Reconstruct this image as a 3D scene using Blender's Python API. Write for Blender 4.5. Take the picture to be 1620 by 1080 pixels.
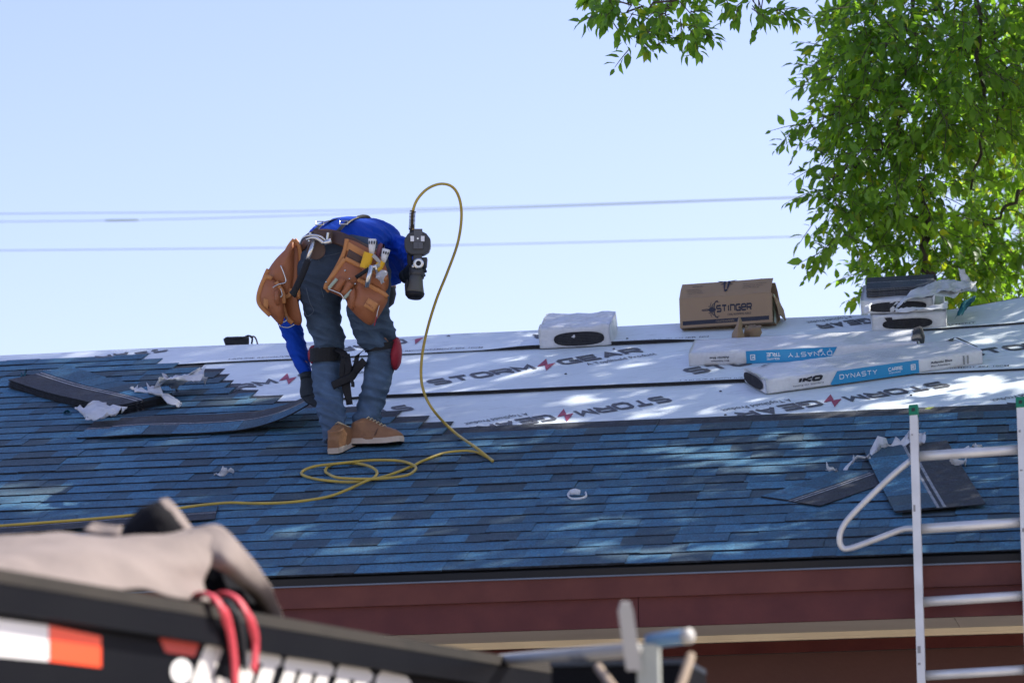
import bpy, bmesh, math, random
import numpy as np
from mathutils import Vector, Matrix, noise as mnoise

for o in list(bpy.data.objects):
    bpy.data.objects.remove(o)
SC = bpy.context.scene
COL = SC.collection
rad = math.radians
rng = np.random.default_rng(7)
random.seed(11)

# ------------------------------------------------------------------ camera
FPX = 5400.0                                     # focal length in photo pixels (1620 wide) = 120 mm
PITCH, ROLL = rad(9.5), rad(1.05)
CAM = np.array([0.0, 0.0, 1.6])
FW = np.array([0, math.cos(PITCH), math.sin(PITCH)])
_u0 = np.array([0, -math.sin(PITCH), math.cos(PITCH)]); _r0 = np.array([1.0, 0, 0])
RT = math.cos(ROLL) * _r0 - math.sin(ROLL) * _u0
UP = math.sin(ROLL) * _r0 + math.cos(ROLL) * _u0
cd = bpy.data.cameras.new('camera'); cam = bpy.data.objects.new('camera', cd); COL.objects.link(cam)
cd.sensor_width = 36; cd.lens = 120; cd.clip_start = .1; cd.clip_end = 3000
cam.matrix_world = Matrix(((RT[0], UP[0], -FW[0], CAM[0]), (RT[1], UP[1], -FW[1], CAM[1]), (RT[2], UP[2], -FW[2], CAM[2]), (0, 0, 0, 1)))
cd.dof.use_dof = True; cd.dof.focus_distance = 17.6; cd.dof.aperture_fstop = 4.0
SC.camera = cam

# ------------------------------------------------------------------ light
SUN_EL, SUN_AZ = rad(47), rad(18)                # azimuth measured from +X towards +Y
SUN = np.array([math.cos(SUN_EL) * math.cos(SUN_AZ), math.cos(SUN_EL) * math.sin(SUN_AZ), math.sin(SUN_EL)])
W = bpy.data.worlds.new('World'); SC.world = W; W.use_nodes = True
nt = W.node_tree; bg = nt.nodes['Background']
sk = nt.nodes.new('ShaderNodeTexSky'); sk.sky_type = 'NISHITA'; sk.sun_disc = False
sk.sun_elevation = SUN_EL; sk.sun_rotation = math.pi / 2 - SUN_AZ
sk.altitude = 0; sk.air_density = 1.0; sk.dust_density = 1.0; sk.ozone_density = 4.0
wb = nt.nodes.new('ShaderNodeMix'); wb.data_type = 'RGBA'; wb.blend_type = 'MULTIPLY'; wb.inputs[0].default_value = 1; wb.inputs[7].default_value = (1.10, .87, .91, 1)   # daylight balance
nt.links.new(sk.outputs[0], wb.inputs[6]); nt.links.new(wb.outputs[2], bg.inputs[0]); bg.inputs[1].default_value = 0.12
sl = bpy.data.lights.new('sun', 'SUN'); sl.energy = 4.0; sl.angle = rad(.53); sl.color = (1, .95, .87)
so = bpy.data.objects.new('sun', sl); COL.objects.link(so)
so.rotation_euler = Vector(SUN).to_track_quat('Z', 'Y').to_euler(); so.location = (20, 10, 25)
SC.view_settings.view_transform = 'Standard'; SC.view_settings.look = 'None'
SC.view_settings.gamma = 1; SC.view_settings.use_curve_mapping = False
SC.view_settings.exposure = 1.2
SC.render.film_transparent = False

# ------------------------------------------------------------------ helpers
def obj(name, me, parent=None):
    o = bpy.data.objects.new(name, me); COL.objects.link(o)
    if parent is not None: o.parent = parent
    return o
def empty(name, label, cat, loc=(0, 0, 0), group=None):
    o = bpy.data.objects.new(name, None); COL.objects.link(o); o.empty_display_size = .1
    o.location = Vector(loc)
    return tag(o, label, cat, group)
def tag(o, label=None, cat=None, group=None, kind=None):
    if label: o['label'] = label
    if cat: o['category'] = cat
    if group: o['group'] = group
    if kind: o['kind'] = kind
    return o
def mesh(name, V, Fc, mats, parent=None, mi=None, smooth=False, world=True):
    """one mesh object from world-space vertices (made local to its parent's location)"""
    V = np.asarray(V, float).reshape(-1, 3)
    if parent is not None and world:
        p = parent
        while p is not None:
            V = V - np.array(p.location); p = p.parent
    me = bpy.data.meshes.new(name)
    me.from_pydata(V.tolist(), [], [tuple(int(i) for i in q) for q in Fc])
    for m in (mats if isinstance(mats, (list, tuple)) else [mats]): me.materials.append(m)
    if mi is not None: me.polygons.foreach_set('material_index', np.asarray(mi, np.int32))
    if smooth is True: me.polygons.foreach_set('use_smooth', np.ones(len(me.polygons), bool))
    me.update()
    o = obj(name, me, parent)
    return o
class MB:
    """collects shapes of ONE part"""
    def __init__(s): s.v = []; s.f = []; s.m = []; s.n = 0
    def add(s, V, Fc, m=0):
        V = np.asarray(V, float).reshape(-1, 3)
        s.v.append(V); s.f += [tuple(i + s.n for i in q) for q in Fc]; s.m += [m] * len(Fc); s.n += len(V)
        return s
    def box(s, o, ax, ay, az, m=0):                 # corner + three edge vectors
        o, ax, ay, az = map(lambda q: np.asarray(q, float), (o, ax, ay, az))
        V = [o, o + ax, o + ax + ay, o + ay]; V += [q + az for q in V]
        return s.add(V, [(3, 2, 1, 0), (4, 5, 6, 7), (0, 1, 5, 4), (1, 2, 6, 5), (2, 3, 7, 6), (3, 0, 4, 7)], m)
    def tube(s, pts, r, n=10, m=0, cap=True, flat=1.0, up=None):
        V, Fc = loft(pts, r, n, cap, flat, up); return s.add(V, Fc, m)
    def build(s, name, mats, parent=None, smooth=False):
        return mesh(name, np.concatenate(s.v), s.f, mats, parent, s.m, smooth)
def nrm(v):
    v = np.asarray(v, float); return v / (np.linalg.norm(v) + 1e-12)
def loft(pts, r, n=12, cap=True, flat=1.0, up=None):
    """tube along pts; r scalar / list / list of (ra, rb); up fixes the a-axis (first cross axis)"""
    pts = np.asarray(pts, float); k = len(pts)
    r = [r] * k if np.isscalar(r) else list(r)
    V = []; prev = None
    for i in range(k):
        t = nrm(pts[min(i + 1, k - 1)] - pts[max(i - 1, 0)])
        if up is not None:
            u_ = np.asarray(up[i] if np.ndim(up) == 2 else up, float); a = u_ - t * (u_ @ t)
        elif prev is None:
            h = np.array([0, 0, 1.0]) if abs(t[2]) < .9 else np.array([1.0, 0, 0]); a = h - t * (h @ t)
        else: a = prev - t * (prev @ t)
        a = nrm(a); prev = a; b = np.cross(t, a)
        ra, rb = (r[i] if not np.isscalar(r[i]) else (r[i], r[i] * flat))
        for j in range(n):
            q = 2 * math.pi * j / n
            V.append(pts[i] + a * ra * math.cos(q) + b * rb * math.sin(q))
    Fc = [(i * n + j, i * n + (j + 1) % n, (i + 1) * n + (j + 1) % n, (i + 1) * n + j) for i in range(k - 1) for j in range(n)]
    if cap:
        Fc.append(tuple(range(n - 1, -1, -1))); Fc.append(tuple((k - 1) * n + j for j in range(n)))
    return np.array(V), Fc
def spline(pts, n=8, closed=False):
    """Catmull-Rom through pts"""
    p = np.asarray(pts, float); out = []
    k = len(p)
    for i in range(k - 1):
        p0, p1, p2, p3 = p[max(i - 1, 0)], p[i], p[i + 1], p[min(i + 2, k - 1)]
        for j in range(n):
            t = j / n
            out.append(.5 * ((2 * p1) + (-p0 + p2) * t + (2 * p0 - 5 * p1 + 4 * p2 - p3) * t * t + (-p0 + 3 * p1 - 3 * p2 + p3) * t ** 3))
    out.append(p[-1]); return np.array(out)
def grid_faces(nu, nv):
    return [(i * nv + j, (i + 1) * nv + j, (i + 1) * nv + j + 1, i * nv + j + 1) for i in range(nu - 1) for j in range(nv - 1)]
def nz(x, y, z=0.): return mnoise.noise((x, y, z))
def P(x, y, z):
    """photo pixel + depth in metres along the view axis -> point of the place"""
    return CAM + z * (FW + (x - 810) / FPX * RT + (540 - y) / FPX * UP)
def proj(w):
    d = np.asarray(w) - CAM; z = d @ FW
    return 810 + FPX * (d @ RT) / z, 540 - FPX * (d @ UP) / z, z

# ------------------------------------------------------------------ roof frame: e along the eave, s up the slope, h off the roof
PSI, THETA = rad(9.8), rad(21.4)
ED = np.array([math.cos(PSI), -math.sin(PSI), 0]); UD = np.array([math.cos(THETA) * math.sin(PSI), math.cos(THETA) * math.cos(PSI), math.sin(THETA)])
ND = np.cross(ED, UD); RO = P(810, 903, 14.9)
SRIDGE = 5.08
def R(e, s, h=0.0): return RO + e * ED + s * UD + h * ND
def px(x, y, h=0.0):
    d = P(x, y, 1) - CAM; o = RO + h * ND; t = ((o - CAM) @ ND) / (d @ ND); w = CAM + t * d - o
    return w @ ED, w @ UD

# ------------------------------------------------------------------ materials
MATS = {}
def mat(name, col, rough=.7, var=.0, scale=8., col2=None, bump=.0, bscale=60., metal=0., spec=.35, attr=None, grain=0., gscale=900., sheen=0., coords='Object', trans=0.):
    """procedural material: base colour mottled by noise, optional second colour, fine grain and relief"""
    if name in MATS: return MATS[name]
    m = bpy.data.materials.new(name); m.use_nodes = True; n = m.node_tree; b = n.nodes['Principled BSDF']; L = n.links.new
    b.inputs['Roughness'].default_value = rough; b.inputs['Metallic'].default_value = metal
    b.inputs['Specular IOR Level'].default_value = spec
    if sheen: b.inputs['Sheen Weight'].default_value = sheen
    tc = n.nodes.new('ShaderNodeTexCoord'); co = tc.outputs[coords]
    c2 = col2 or tuple(q * .6 for q in col)
    if attr:
        a = n.nodes.new('ShaderNodeAttribute'); a.attribute_name = attr; src = a.outputs['Color']
    else:
        g = n.nodes.new('ShaderNodeRGB'); g.outputs[0].default_value = (*col, 1); src = g.outputs[0]
    if var:
        x = n.nodes.new('ShaderNodeTexNoise'); x.inputs['Scale'].default_value = scale; x.inputs['Detail'].default_value = 6; L(co, x.inputs['Vector'])
        r = n.nodes.new('ShaderNodeMapRange'); r.inputs[1].default_value = .35; r.inputs[2].default_value = .72; r.inputs[3].default_value = 0; r.inputs[4].default_value = var; L(x.outputs[0], r.inputs[0])
        mx = n.nodes.new('ShaderNodeMix'); mx.data_type = 'RGBA'; L(r.outputs[0], mx.inputs[0]); L(src, mx.inputs[6]); mx.inputs[7].default_value = (*c2, 1); src = mx.outputs[2]
    if grain:
        x = n.nodes.new('ShaderNodeTexNoise'); x.inputs['Scale'].default_value = gscale; x.inputs['Detail'].default_value = 2; L(co, x.inputs['Vector'])
        r = n.nodes.new('ShaderNodeMapRange'); r.inputs[1].default_value = .3; r.inputs[2].default_value = .7; r.inputs[3].default_value = 1 - grain; r.inputs[4].default_value = 1 + grain; L(x.outputs[0], r.inputs[0])
        mx = n.nodes.new('ShaderNodeMix'); mx.data_type = 'RGBA'; mx.blend_type = 'MULTIPLY'; mx.inputs[0].default_value = 1; L(src, mx.inputs[6]); L(r.outputs[0], mx.inputs[7]); src = mx.outputs[2]
    L(src, b.inputs['Base Color'])
    if bump:
        x = n.nodes.new('ShaderNodeTexNoise'); x.inputs['Scale'].default_value = bscale; x.inputs['Detail'].default_value = 5; L(co, x.inputs['Vector'])
        bp = n.nodes.new('ShaderNodeBump'); bp.inputs['Strength'].default_value = bump; bp.inputs['Distance'].default_value = .01; L(x.outputs[0], bp.inputs['Height']); L(bp.outputs[0], b.inputs['Normal'])
    if trans:
        t = n.nodes.new('ShaderNodeBsdfTranslucent'); L(src, t.inputs[0]); ms = n.nodes.new('ShaderNodeMixShader'); ms.inputs[0].default_value = trans
        L(b.outputs[0], ms.inputs[1]); L(t.outputs[0], ms.inputs[2]); L(ms.outputs[0], n.nodes['Material Output'].inputs[0])
    MATS[name] = m; return m

# ------------------------------------------------------------------ lettering: stroke glyphs on a unit cell
def _o(): return [[(.18, 1), (.82, 1), (1, .8), (1, .2), (.82, 0), (.18, 0), (0, .2), (0, .8), (.18, 1)]]
GL = {
 'S': [[(1, 1), (.15, 1), (0, .88), (0, .62), (.15, .5), (.85, .5), (1, .38), (1, .12), (.85, 0), (0, 0)]],
 'T': [[(0, 1), (1, 1)], [(.5, 1), (.5, 0)]], 'O': _o(),
 'R': [[(0, 0), (0, 1), (.85, 1), (1, .87), (1, .58), (.85, .45), (0, .45)], [(.5, .45), (1, 0)]],
 'M': [[(0, 0), (0, 1), (.5, .3), (1, 1), (1, 0)]], 'G': [[(1, 1), (.18, 1), (0, .82), (0, .18), (.18, 0), (1, 0), (1, .48), (.55, .48)]],
 'E': [[(1, 1), (0, 1), (0, 0), (1, 0)], [(0, .5), (.9, .5)]], 'A': [[(0, 0), (.5, 1), (1, 0)], [(.2, .3), (.8, .3)]],
 'D': [[(0, 0), (0, 1), (.75, 1), (1, .75), (1, .25), (.75, 0), (0, 0)]], 'Y': [[(0, 1), (.5, .48), (1, 1)], [(.5, .48), (.5, 0)]],
 'N': [[(0, 0), (0, 1), (1, 0), (1, 1)]], 'C': [[(1, 1), (.2, 1), (0, .8), (0, .2), (.2, 0), (1, 0)]], 'I': [[(.5, 0), (.5, 1)]],
 'K': [[(0, 0), (0, 1)], [(1, 1), (.1, .5), (1, 0)]], 'U': [[(0, 1), (0, .2), (.2, 0), (.8, 0), (1, .2), (1, 1)]],
 'Q': _o() + [[(.6, .35), (1.05, -.1)]], 'L': [[(0, 1), (0, 0), (1, 0)]], 'P': [[(0, 0), (0, 1), (.85, 1), (1, .87), (1, .58), (.85, .45), (0, .45)]],
 'F': [[(1, 1), (0, 1), (0, 0)], [(0, .5), (.85, .5)]], 'H': [[(0, 0), (0, 1)], [(1, 0), (1, 1)], [(0, .5), (1, .5)]],
 'B': [[(0, 0), (0, 1), (.8, 1), (.95, .87), (.95, .62), (.8, .52), (0, .52)], [(.8, .52), (1, .38), (1, .14), (.85, 0), (0, 0)]],
 'n': [[(0, 0), (0, 1), (.8, 1), (1, .85), (1, 0)]], 'e': [[(1, .5), (0, .5), (0, .85), (.18, 1), (.82, 1), (1, .85), (1, .5)], [(0, .5), (0, .15), (.18, 0), (1, 0)]],
 ' ': []}
def glyphs(text, w=.8, gap=.32, t=.2, slant=0.):
    """list of (verts2d, faces) layers in cap-height units, and the run length"""
    x = 0; out = []; k = 0
    for c in text:
        cw = w * (.35 if c == 'I' else .5 if c == ' ' else 1)
        for pl in GL[c]:
            q = np.array([(x + a * cw, t / 2 + b * (1 - t)) for a, b in pl])
            n = len(q); cl = np.allclose(q[0], q[-1]); L, Rr = [], []
            for i in range(n):
                if cl: a, b = q[(i - 1) % (n - 1)] if i not in (0, n - 1) else q[n - 2], q[i + 1] if i < n - 1 else q[1]
                else: a, b = q[max(i - 1, 0)], q[min(i + 1, n - 1)]
                d1 = nrm(q[i] - a) if not np.allclose(q[i], a) else nrm(b - q[i]); d2 = nrm(b - q[i]) if not np.allclose(b, q[i]) else d1
                nn = nrm(np.array([-(d1 + d2)[1], (d1 + d2)[0]])); sc = min(1 / max(nn @ np.array([-d1[1], d1[0]]), .45), 2.0)
                L.append(q[i] + nn * t / 2 * sc); Rr.append(q[i] - nn * t / 2 * sc)
            V = np.array(L + Rr); V[:, 0] += V[:, 1] * slant
            out.append((V, [(i, i + n, i + 1 + n, i + 1) for i in range(n - 1)], k)); k += 1
        x += cw + gap
    return out, x - gap
def letter_mb(mb, text, place, size, x0=0., y0=0., length=None, m=0, **kw):
    """place(x, y, k) -> world point; text run starts at x0, y0; size = cap height; length fits the run"""
    g, L = glyphs(text, **kw); sx = size if length is None else length / L
    for V, Fc, k in g:
        mb.add([place(x0 + a * sx, y0 + b * size, k % 2) for a, b in V], Fc, m)
    return L * sx
def text_mb(mb, text, place, size, x0=0., y0=0., length=None, m=0, bold=0.):
    """small print with the built-in face"""
    cu = bpy.data.curves.new('t', 'FONT'); cu.body = text; cu.size = 1; cu.resolution_u = 2; cu.offset = bold
    to = bpy.data.objects.new('t', cu); COL.objects.link(to); bpy.context.view_layer.update()
    me = to.evaluated_get(bpy.context.evaluated_depsgraph_get()).to_mesh()
    V = np.array([v.co[:] for v in me.vertices]).reshape(-1, 3); Fc = [tuple(q.vertices) for q in me.polygons]
    bpy.data.objects.remove(to)
    if not len(V): return
    sx = size if length is None else length / max(V[:, 0].max(), 1e-3)
    mb.add([place(x0 + a * sx, y0 + b * size, 0) for a, b, _ in V], Fc, m)
def plane_place(o, ax, ay, lift=.0012):
    o, ax, ay = map(lambda q: np.asarray(q, float), (o, ax, ay)); n = nrm(np.cross(ax, ay))
    return lambda x, y, k=0: o + ax * x + ay * y + n * (lift + .0004 * k)

# ================================================================== GROUND
M_ground = mat('dry ground', (.34, .29, .23), .95, var=.6, scale=.6, col2=(.22, .2, .15), bump=.4, bscale=12, grain=.2, gscale=60)
M_drive = mat('concrete drive', (.46, .42, .36), .9, var=.5, scale=1.4, col2=(.34, .31, .27), bump=.2, bscale=40)
tag(mesh('ground', [(-900, -300, 0), (900, -300, 0), (900, 1500, 0), (-900, 1500, 0)], [(0, 1, 2, 3)], M_ground), 'bare dry ground around the house', kind='structure')
tag(mesh('driveway', [(-9, -6, .004), (9, -6, .004), (9, 14.0, .004), (-9, 14.0, .004)], [(0, 1, 2, 3)], M_drive), 'pale concrete driveway before the house', kind='structure')

# ================================================================== HOUSE
M_red = mat('red painted board', (.070, .0125, .0125), .55, var=.7, scale=7., col2=(.105, .024, .020), bump=.15, bscale=30, grain=.06, gscale=200)
M_red2 = mat('brown red board', (.080, .019, .015), .6, var=.7, scale=6., col2=(.125, .036, .026), bump=.15, bscale=30)
M_siding = mat('brown siding', (.085, .032, .024), .65, var=.5, scale=2., col2=(.06, .026, .02), bump=.2, bscale=40)
M_soffit = mat('soffit panel', (.52, .49, .44), .7, var=.3, scale=2., col2=(.33, .30, .27))
M_trim = mat('cream trim', (.76, .66, .48), .6, var=.3, scale=5., col2=(.5, .42, .3))
M_drip = mat('dark drip edge', (.006, .007, .009), .5, var=.8, scale=.9, col2=(.032, .026, .018), metal=0., spec=.25)
M_drip2 = mat('drip edge lip', (.12, .15, .2), .4, var=.4, scale=3, col2=(.05, .06, .08))
M_deck = mat('roof deck', (.05, .05, .055), .9)
H = empty('house', 'red house under a part-shingled roof with blue shingles and white underlayment', 'house', (0, 20, 0))
EL, ER = -6.5, 6.5
vz = np.array([0, 0, 1.0]); HB = np.array([math.sin(PSI), math.cos(PSI), 0])      # horizontal, away from the viewer
ridge = lambda e: R(e, SRIDGE)
BD = -UD.copy(); BD = np.array([HB[0] * math.cos(THETA), HB[1] * math.cos(THETA), -math.sin(THETA)])   # down the back slope
LB = 5.1
def Rb(e, t, h=0.): return ridge(e) + BD * t + np.cross(ED, BD) * h
mb = MB()
for a, b in ((R, SRIDGE), (Rb, LB)):
    q = [a(EL, 0, -.004), a(ER, 0, -.004), a(ER, b, -.004), a(EL, b, -.004)]
    q2 = [v - vz * .05 for v in q]
    mb.add(q + q2, [(0, 1, 2, 3), (7, 6, 5, 4), (0, 4, 5, 1), (3, 2, 6, 7), (1, 5, 6, 2), (0, 3, 7, 4)])
mb.build('roof_deck', M_deck, H)
# eave: drip edge, two fascia boards, soffit, trim, wall
def eave_board(name, z0, z1, out, th, m, e0=EL, e1=ER):
    o = R(e0, 0) - vz * (-z0) * -1 if False else R(e0, 0) + vz * z1 - HB * out
    b = MB().box(o, ED * (e1 - e0), HB * th, vz * (z0 - z1))
    return b.build(name, m, H)
eave_board('drip_edge', -.036, -.006, .045, .004, M_drip)
eave_board('drip_edge_lip', -.043, -.0365, .05, .012, M_drip2)
eave_board('fascia_board', -.135, -.030, .038, .022, M_red2)
for e0, e1 in ((EL, -3.1), (-3.097, .553), (.556, 4.2), (4.203, ER)):
    eave_board('fascia_board', -.262, -.08, .014, .034, M_red, e0, e1)
SW = .78
for i in range(11):
    e0 = EL + i * 1.2
    o = R(e0 + .0015, 0) - vz * .25 + HB * .0205
    mbb = MB().box(o, ED * 1.197, HB * (SW - .0005), vz * .012); mbb.build('soffit_panel', M_soffit, H)
o = R(EL, 0) - vz * .2805 + HB * (SW - .045)
MB().box(o, ED * (ER - EL), HB * .045, vz * .030).build('soffit_trim', M_trim, H)
o = R(EL, 0) - vz * .270 + HB * (SW - .056)
MB().box(o, ED * (ER - EL), HB * .010, vz * .0193).build('soffit_bead', M_trim, H)
zc = RO[2] - .281; k = 0
while zc > .02:
    hgt = .055 if k == 0 else .19
    z0 = max(zc - hgt, 0); o = R(EL, 0) + HB * (SW - (.022 if k == 0 else .0))
    o = np.array([o[0], o[1], z0])
    a = ED * (ER - EL); b = HB * .03
    V = [o - HB * .016, o + a - HB * .016, o + a + vz * (zc - z0 - .002) + HB * .004, o + vz * (zc - z0 - .002) + HB * .004]
    V += [v + HB * .03 for v in V]
    MB().add(V, [(0, 1, 2, 3), (7, 6, 5, 4), (4, 5, 1, 0), (3, 2, 6, 7), (1, 5, 6, 2), (4, 0, 3, 7)]).build('siding_board', M_red if k == 0 else M_siding, H)
    zc = z0; k += 1
# back and end walls
def wall_quad(e, name):
    a = R(e, 0) + HB * (SW + .05); a[2] = 0
    dpt = HB * (2 * SRIDGE * math.cos(THETA) - 2 * SW - .1)
    z1 = RO[2] - .25 + SW * math.tan(THETA) * 0
    top = ridge(e) - vz * .07
    V = [a, a + dpt, a + dpt + vz * z1, top, a + vz * z1]
    V2 = [v + ED * .1 * (1 if e < 0 else -1) for v in V]
    MB().add(V + V2, [(0, 1, 2, 3, 4), (9, 8, 7, 6, 5), (0, 5, 6, 1), (1, 6, 7, 2), (2, 7, 8, 3), (3, 8, 9, 4), (4, 9, 5, 0)]).build(name, M_siding, H)
wall_quad(EL + .3, 'end_wall'); wall_quad(ER - .3, 'end_wall')
a = R(EL + .4, 0) + HB * (2 * SRIDGE * math.cos(THETA) - SW); a[2] = 0
MB().box(a, ED * (ER - EL - .8), HB * .1, vz * (RO[2] - .25)).build('back_wall', M_siding, H)

# ------------------------------------------------------------------ underlayment sheets with their print
def print_mask_mat(name, col, var):
    m = mat(name, col, .55, var=var, scale=2.2, col2=tuple(q * .82 for q in col), bump=.12, bscale=25, spec=.3)
    n = m.node_tree; L = n.links.new; b = n.nodes['Principled BSDF']
    src = b.inputs['Base Color'].links[0].from_socket; tc = [q for q in n.nodes if q.type == 'TEX_COORD'][0]
    mp = n.nodes.new('ShaderNodeMapping'); mp.inputs['Rotation'].default_value = (0, 0, -PSI); L(tc.outputs['Object'], mp.inputs[0])
    mp2 = n.nodes.new('ShaderNodeMapping'); mp2.inputs['Scale'].default_value = (1.6, 14, 14); L(mp.outputs[0], mp2.inputs[0])
    x = n.nodes.new('ShaderNodeTexNoise'); x.inputs['Scale'].default_value = 3; x.inputs['Detail'].default_value = 8; x.inputs['Roughness'].default_value = .7; L(mp2.outputs[0], x.inputs['Vector'])
    r = n.nodes.new('ShaderNodeMapRange'); r.inputs[1].default_value = .56; r.inputs[2].default_value = .74; r.inputs[3].default_value = 0; r.inputs[4].default_value = .7; L(x.outputs[0], r.inputs[0])
    mx = n.nodes.new('ShaderNodeMix'); mx.data_type = 'RGBA'; L(r.outputs[0], mx.inputs[0]); L(src, mx.inputs[6]); mx.inputs[7].default_value = (.3, .31, .33, 1); L(mx.outputs[2], b.inputs['Base Color'])
    return m
M_under = print_mask_mat('underlayment', (.76, .83, .86), .6)
M_lapdark = mat('dark lap strip', (.012, .012, .014), .7)
M_ink = mat('grey ink', (.075, .08, .095), .6, var=.4, scale=12, col2=(.12, .125, .14))
M_inkred = mat('red ink', (.33, .045, .09), .6, var=.35, scale=14, col2=(.42, .10, .14))
def sstep(a, b, x):
    t = min(max((x - a) / (b - a), 0), 1); return t * t * (3 - 2 * t)
def und(e, s):
    """height of the sheets over the deck: soft waves, and the rise over the hip at the right end of the ridge"""
    h = .010 + .006 * nz(e * .8, s * 1.6, 3.1) + .003 * nz(e * 2.6, s * 4.1, 9.4)
    h += .10 * sstep(1.45, 2.6, e) ** 1.3 * sstep(4.35, 5.08, s)
    return max(h, .004)
def lift(e, e0, e1, a): return a * sstep(e0, e0 + .35, e) * (1 - sstep(e1 - .35, e1, e))
def sheet(name, s0, s1, lo, base, lips):
    """one course of underlayment from s0 (lower edge, lifted by the lips) to s1"""
    es = np.arange(EL + .02, ER - .02, .07); ss = np.concatenate([[0, .012, .03, .06, .1], np.arange(.16, s1 - s0, .09), [s1 - s0]])
    V = []; hf = {}
    for e in es:
        for q in ss:
            s = s0 + q + .012 * nz(e * .7, lo, 5.)* (1 if q < .2 else 0)
            l = sum(lift(e, *x) for x in lips) * math.exp(-q / .05)
            V.append(R(e, s, base + und(e, s) + l + .003 * math.exp(-q / .04)))
    n = len(ss); Fc = grid_faces(len(es), n); mi = [0] * len(Fc)
    b0 = len(V)
    for i, e in enumerate(es):                       # dark strip turned down along the lower edge
        s = s0 + .012 * nz(e * .7, lo, 5.)
        l = sum(lift(e, *x) for x in lips)
        V.append(R(e, s + .004, base + und(e, s) + .003 - .004)); 
    for i in range(len(es) - 1):
        Fc.append((i * n, b0 + i, b0 + i + 1, (i + 1) * n)); mi.append(1)
    o = mesh(name, V, Fc, [M_under, M_lapdark], H, mi, smooth=True)
    return o
sh1 = sheet('underlayment_sheet', 2.35, 3.62, 1, 0.000, [])
sh2 = sheet('underlayment_sheet', 3.50, 4.68, 2, 0.006, [(-1.6, 1.35, .014), (1.5, 4.5, .005)])
sh3 = sheet('underlayment_sheet', 4.575, 5.08, 3, 0.012, [(-.95, .45, .017), (1.1, 4., .005), (-4, -1.2, .003)])
# the top course goes on over the ridge
V = []; es = np.arange(EL + .02, ER - .02, .07)
for e in es:
    h = .012 + und(e, 5.08)
    for t in (0, .05, .3, .7): V.append(ridge(e) + vz * h * 1.05 + (BD * t if t else 0) - (vz * .0 if t else 0))
mesh('underlayment_ridge_cap', V, grid_faces(len(es), 4), M_under, H, smooth=True)

def on_sheet(e0, s0, ang, base):
    c, sn = math.cos(ang), math.sin(ang)
    def f(x, y, k=0):
        e, s = e0 + x * c - y * sn, s0 + x * sn + y * c
        return R(e, s, base + und(e, s) + .003 + .0005 * k)
    return f
def logo(sheet_o, base, A, B, flip=False, cap=.155, smin=-9, smax=99, emin=-9, emax=9, small=True):
    """STORM bolt GEAR between two roof points (e, s) along the baseline; print is cut where the sheet ends"""
    A, B = np.array(A), np.array(B); L = np.linalg.norm(B - A); ang = math.atan2(*(B - A)[::-1])
    f0 = on_sheet(A[0], A[1], ang, base)
    ink, ink2, ink3, red = MB(), MB(), MB(), MB()
    u = L / 9.95
    letter_mb(ink, 'STORM', f0, cap, 0, 0, 4.75 * u, w=1.0, gap=.34, t=.25)
    letter_mb(ink2, 'GEAR', f0, cap, 6.15 * u, 0, 3.8 * u, w=1.0, gap=.34, t=.25)
    bx = 4.95 * u; w = 1.0 * u
    g = lambda x, y: f0(bx + x * w, y * cap, 0)
    red.add([g(.95, 1.45), g(.02, .42), g(.52, .5), g(.62, .62)], [(0, 1, 2, 3)])
    red.add([g(.05, -.45), g(.98, .58), g(.48, .5), g(.38, .38)], [(0, 1, 2, 3)])
    red.add([g(.02, .40), g(.52, .48), g(.98, .60), g(.5, .52)], [(0, 1, 2, 3)])
    if small: text_mb(ink3, 'A TopShield Product', f0, .085, 6.9 * u, -.105, 3.3 * u, bold=.006)
    for mbx, m, nm in ((ink, M_ink, 'lettering'), (ink2, M_ink, 'lettering'), (ink3, M_ink, 'small_lettering'), (red, M_inkred, 'bolt_logo')):
        if not mbx.v: continue
        V = np.concatenate(mbx.v); Fc = []
        W0 = V - RO; E_, S_ = W0 @ ED, W0 @ UD
        for q in mbx.f:
            i = list(q)
            if S_[i].min() > smin and S_[i].max() < smax and E_[i].min() > emin and E_[i].max() < emax: Fc.append(q)
        if Fc: mesh(nm, V, Fc, m, sheet_o)
pa = px
logo(sh2, .006, pa(690, 614), pa(1020, 562))
logo(sh2, .006, pa(283, 640), pa(610, 582), emax=9)
logo(sh2, .006, pa(1100, 597), pa(1430, 541), small=False)
logo(sh2, .006, pa(1532, 572), pa(1880, 520), small=False)
logo(sh1, .0, pa(1046, 630), pa(752, 677), smin=2.62)
logo(sh1, .0, pa(1484, 606), pa(1160, 656), smin=2.62)
logo(sh1, .0, pa(1900, 586), pa(1590, 640), smin=2.62)
logo(sh1, .0, pa(640, 643), pa(350, 690), smin=2.62)
logo(sh3, .012, pa(1500, 493), pa(1290, 520), smax=5.06, cap=.15)
logo(sh3, .012, pa(1100, 500), pa(842, 535), smax=5.06, smin=4.6, small=False)
logo(sh3, .012, pa(800, 518), pa(530, 556), smax=5.06, smin=4.6, small=False)
logo(sh3, .012, pa(430, 531), pa(150, 570), smax=5.06, smin=4.6, small=False)
def edge_print(sheet_o, base, s, runs):
    mb = MB()
    for e0, e1, t in runs:
        mb = MB(); text_mb(mb, t, on_sheet(e0, s, math.radians(.2), base), .045, 0, 0, e1 - e0, bold=.006); mb.build('edge_lettering', M_ink, sheet_o)
edge_print(sh3, .012, 4.645, [(-1.5, -.9, 'LAPLINE RECOUVREMENT 4IN. 10CM'), (-.55, -.2, 'HORIZONTAL LAPLINE'), (-.1, .4, 'NAIL HERE CLOUER ICI'), (1.4, 1.9, 'LAPLINE RECOUVREMENT'), (-2.4, -1.9, 'LAPLINE RECOUVREMENT')])
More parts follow.
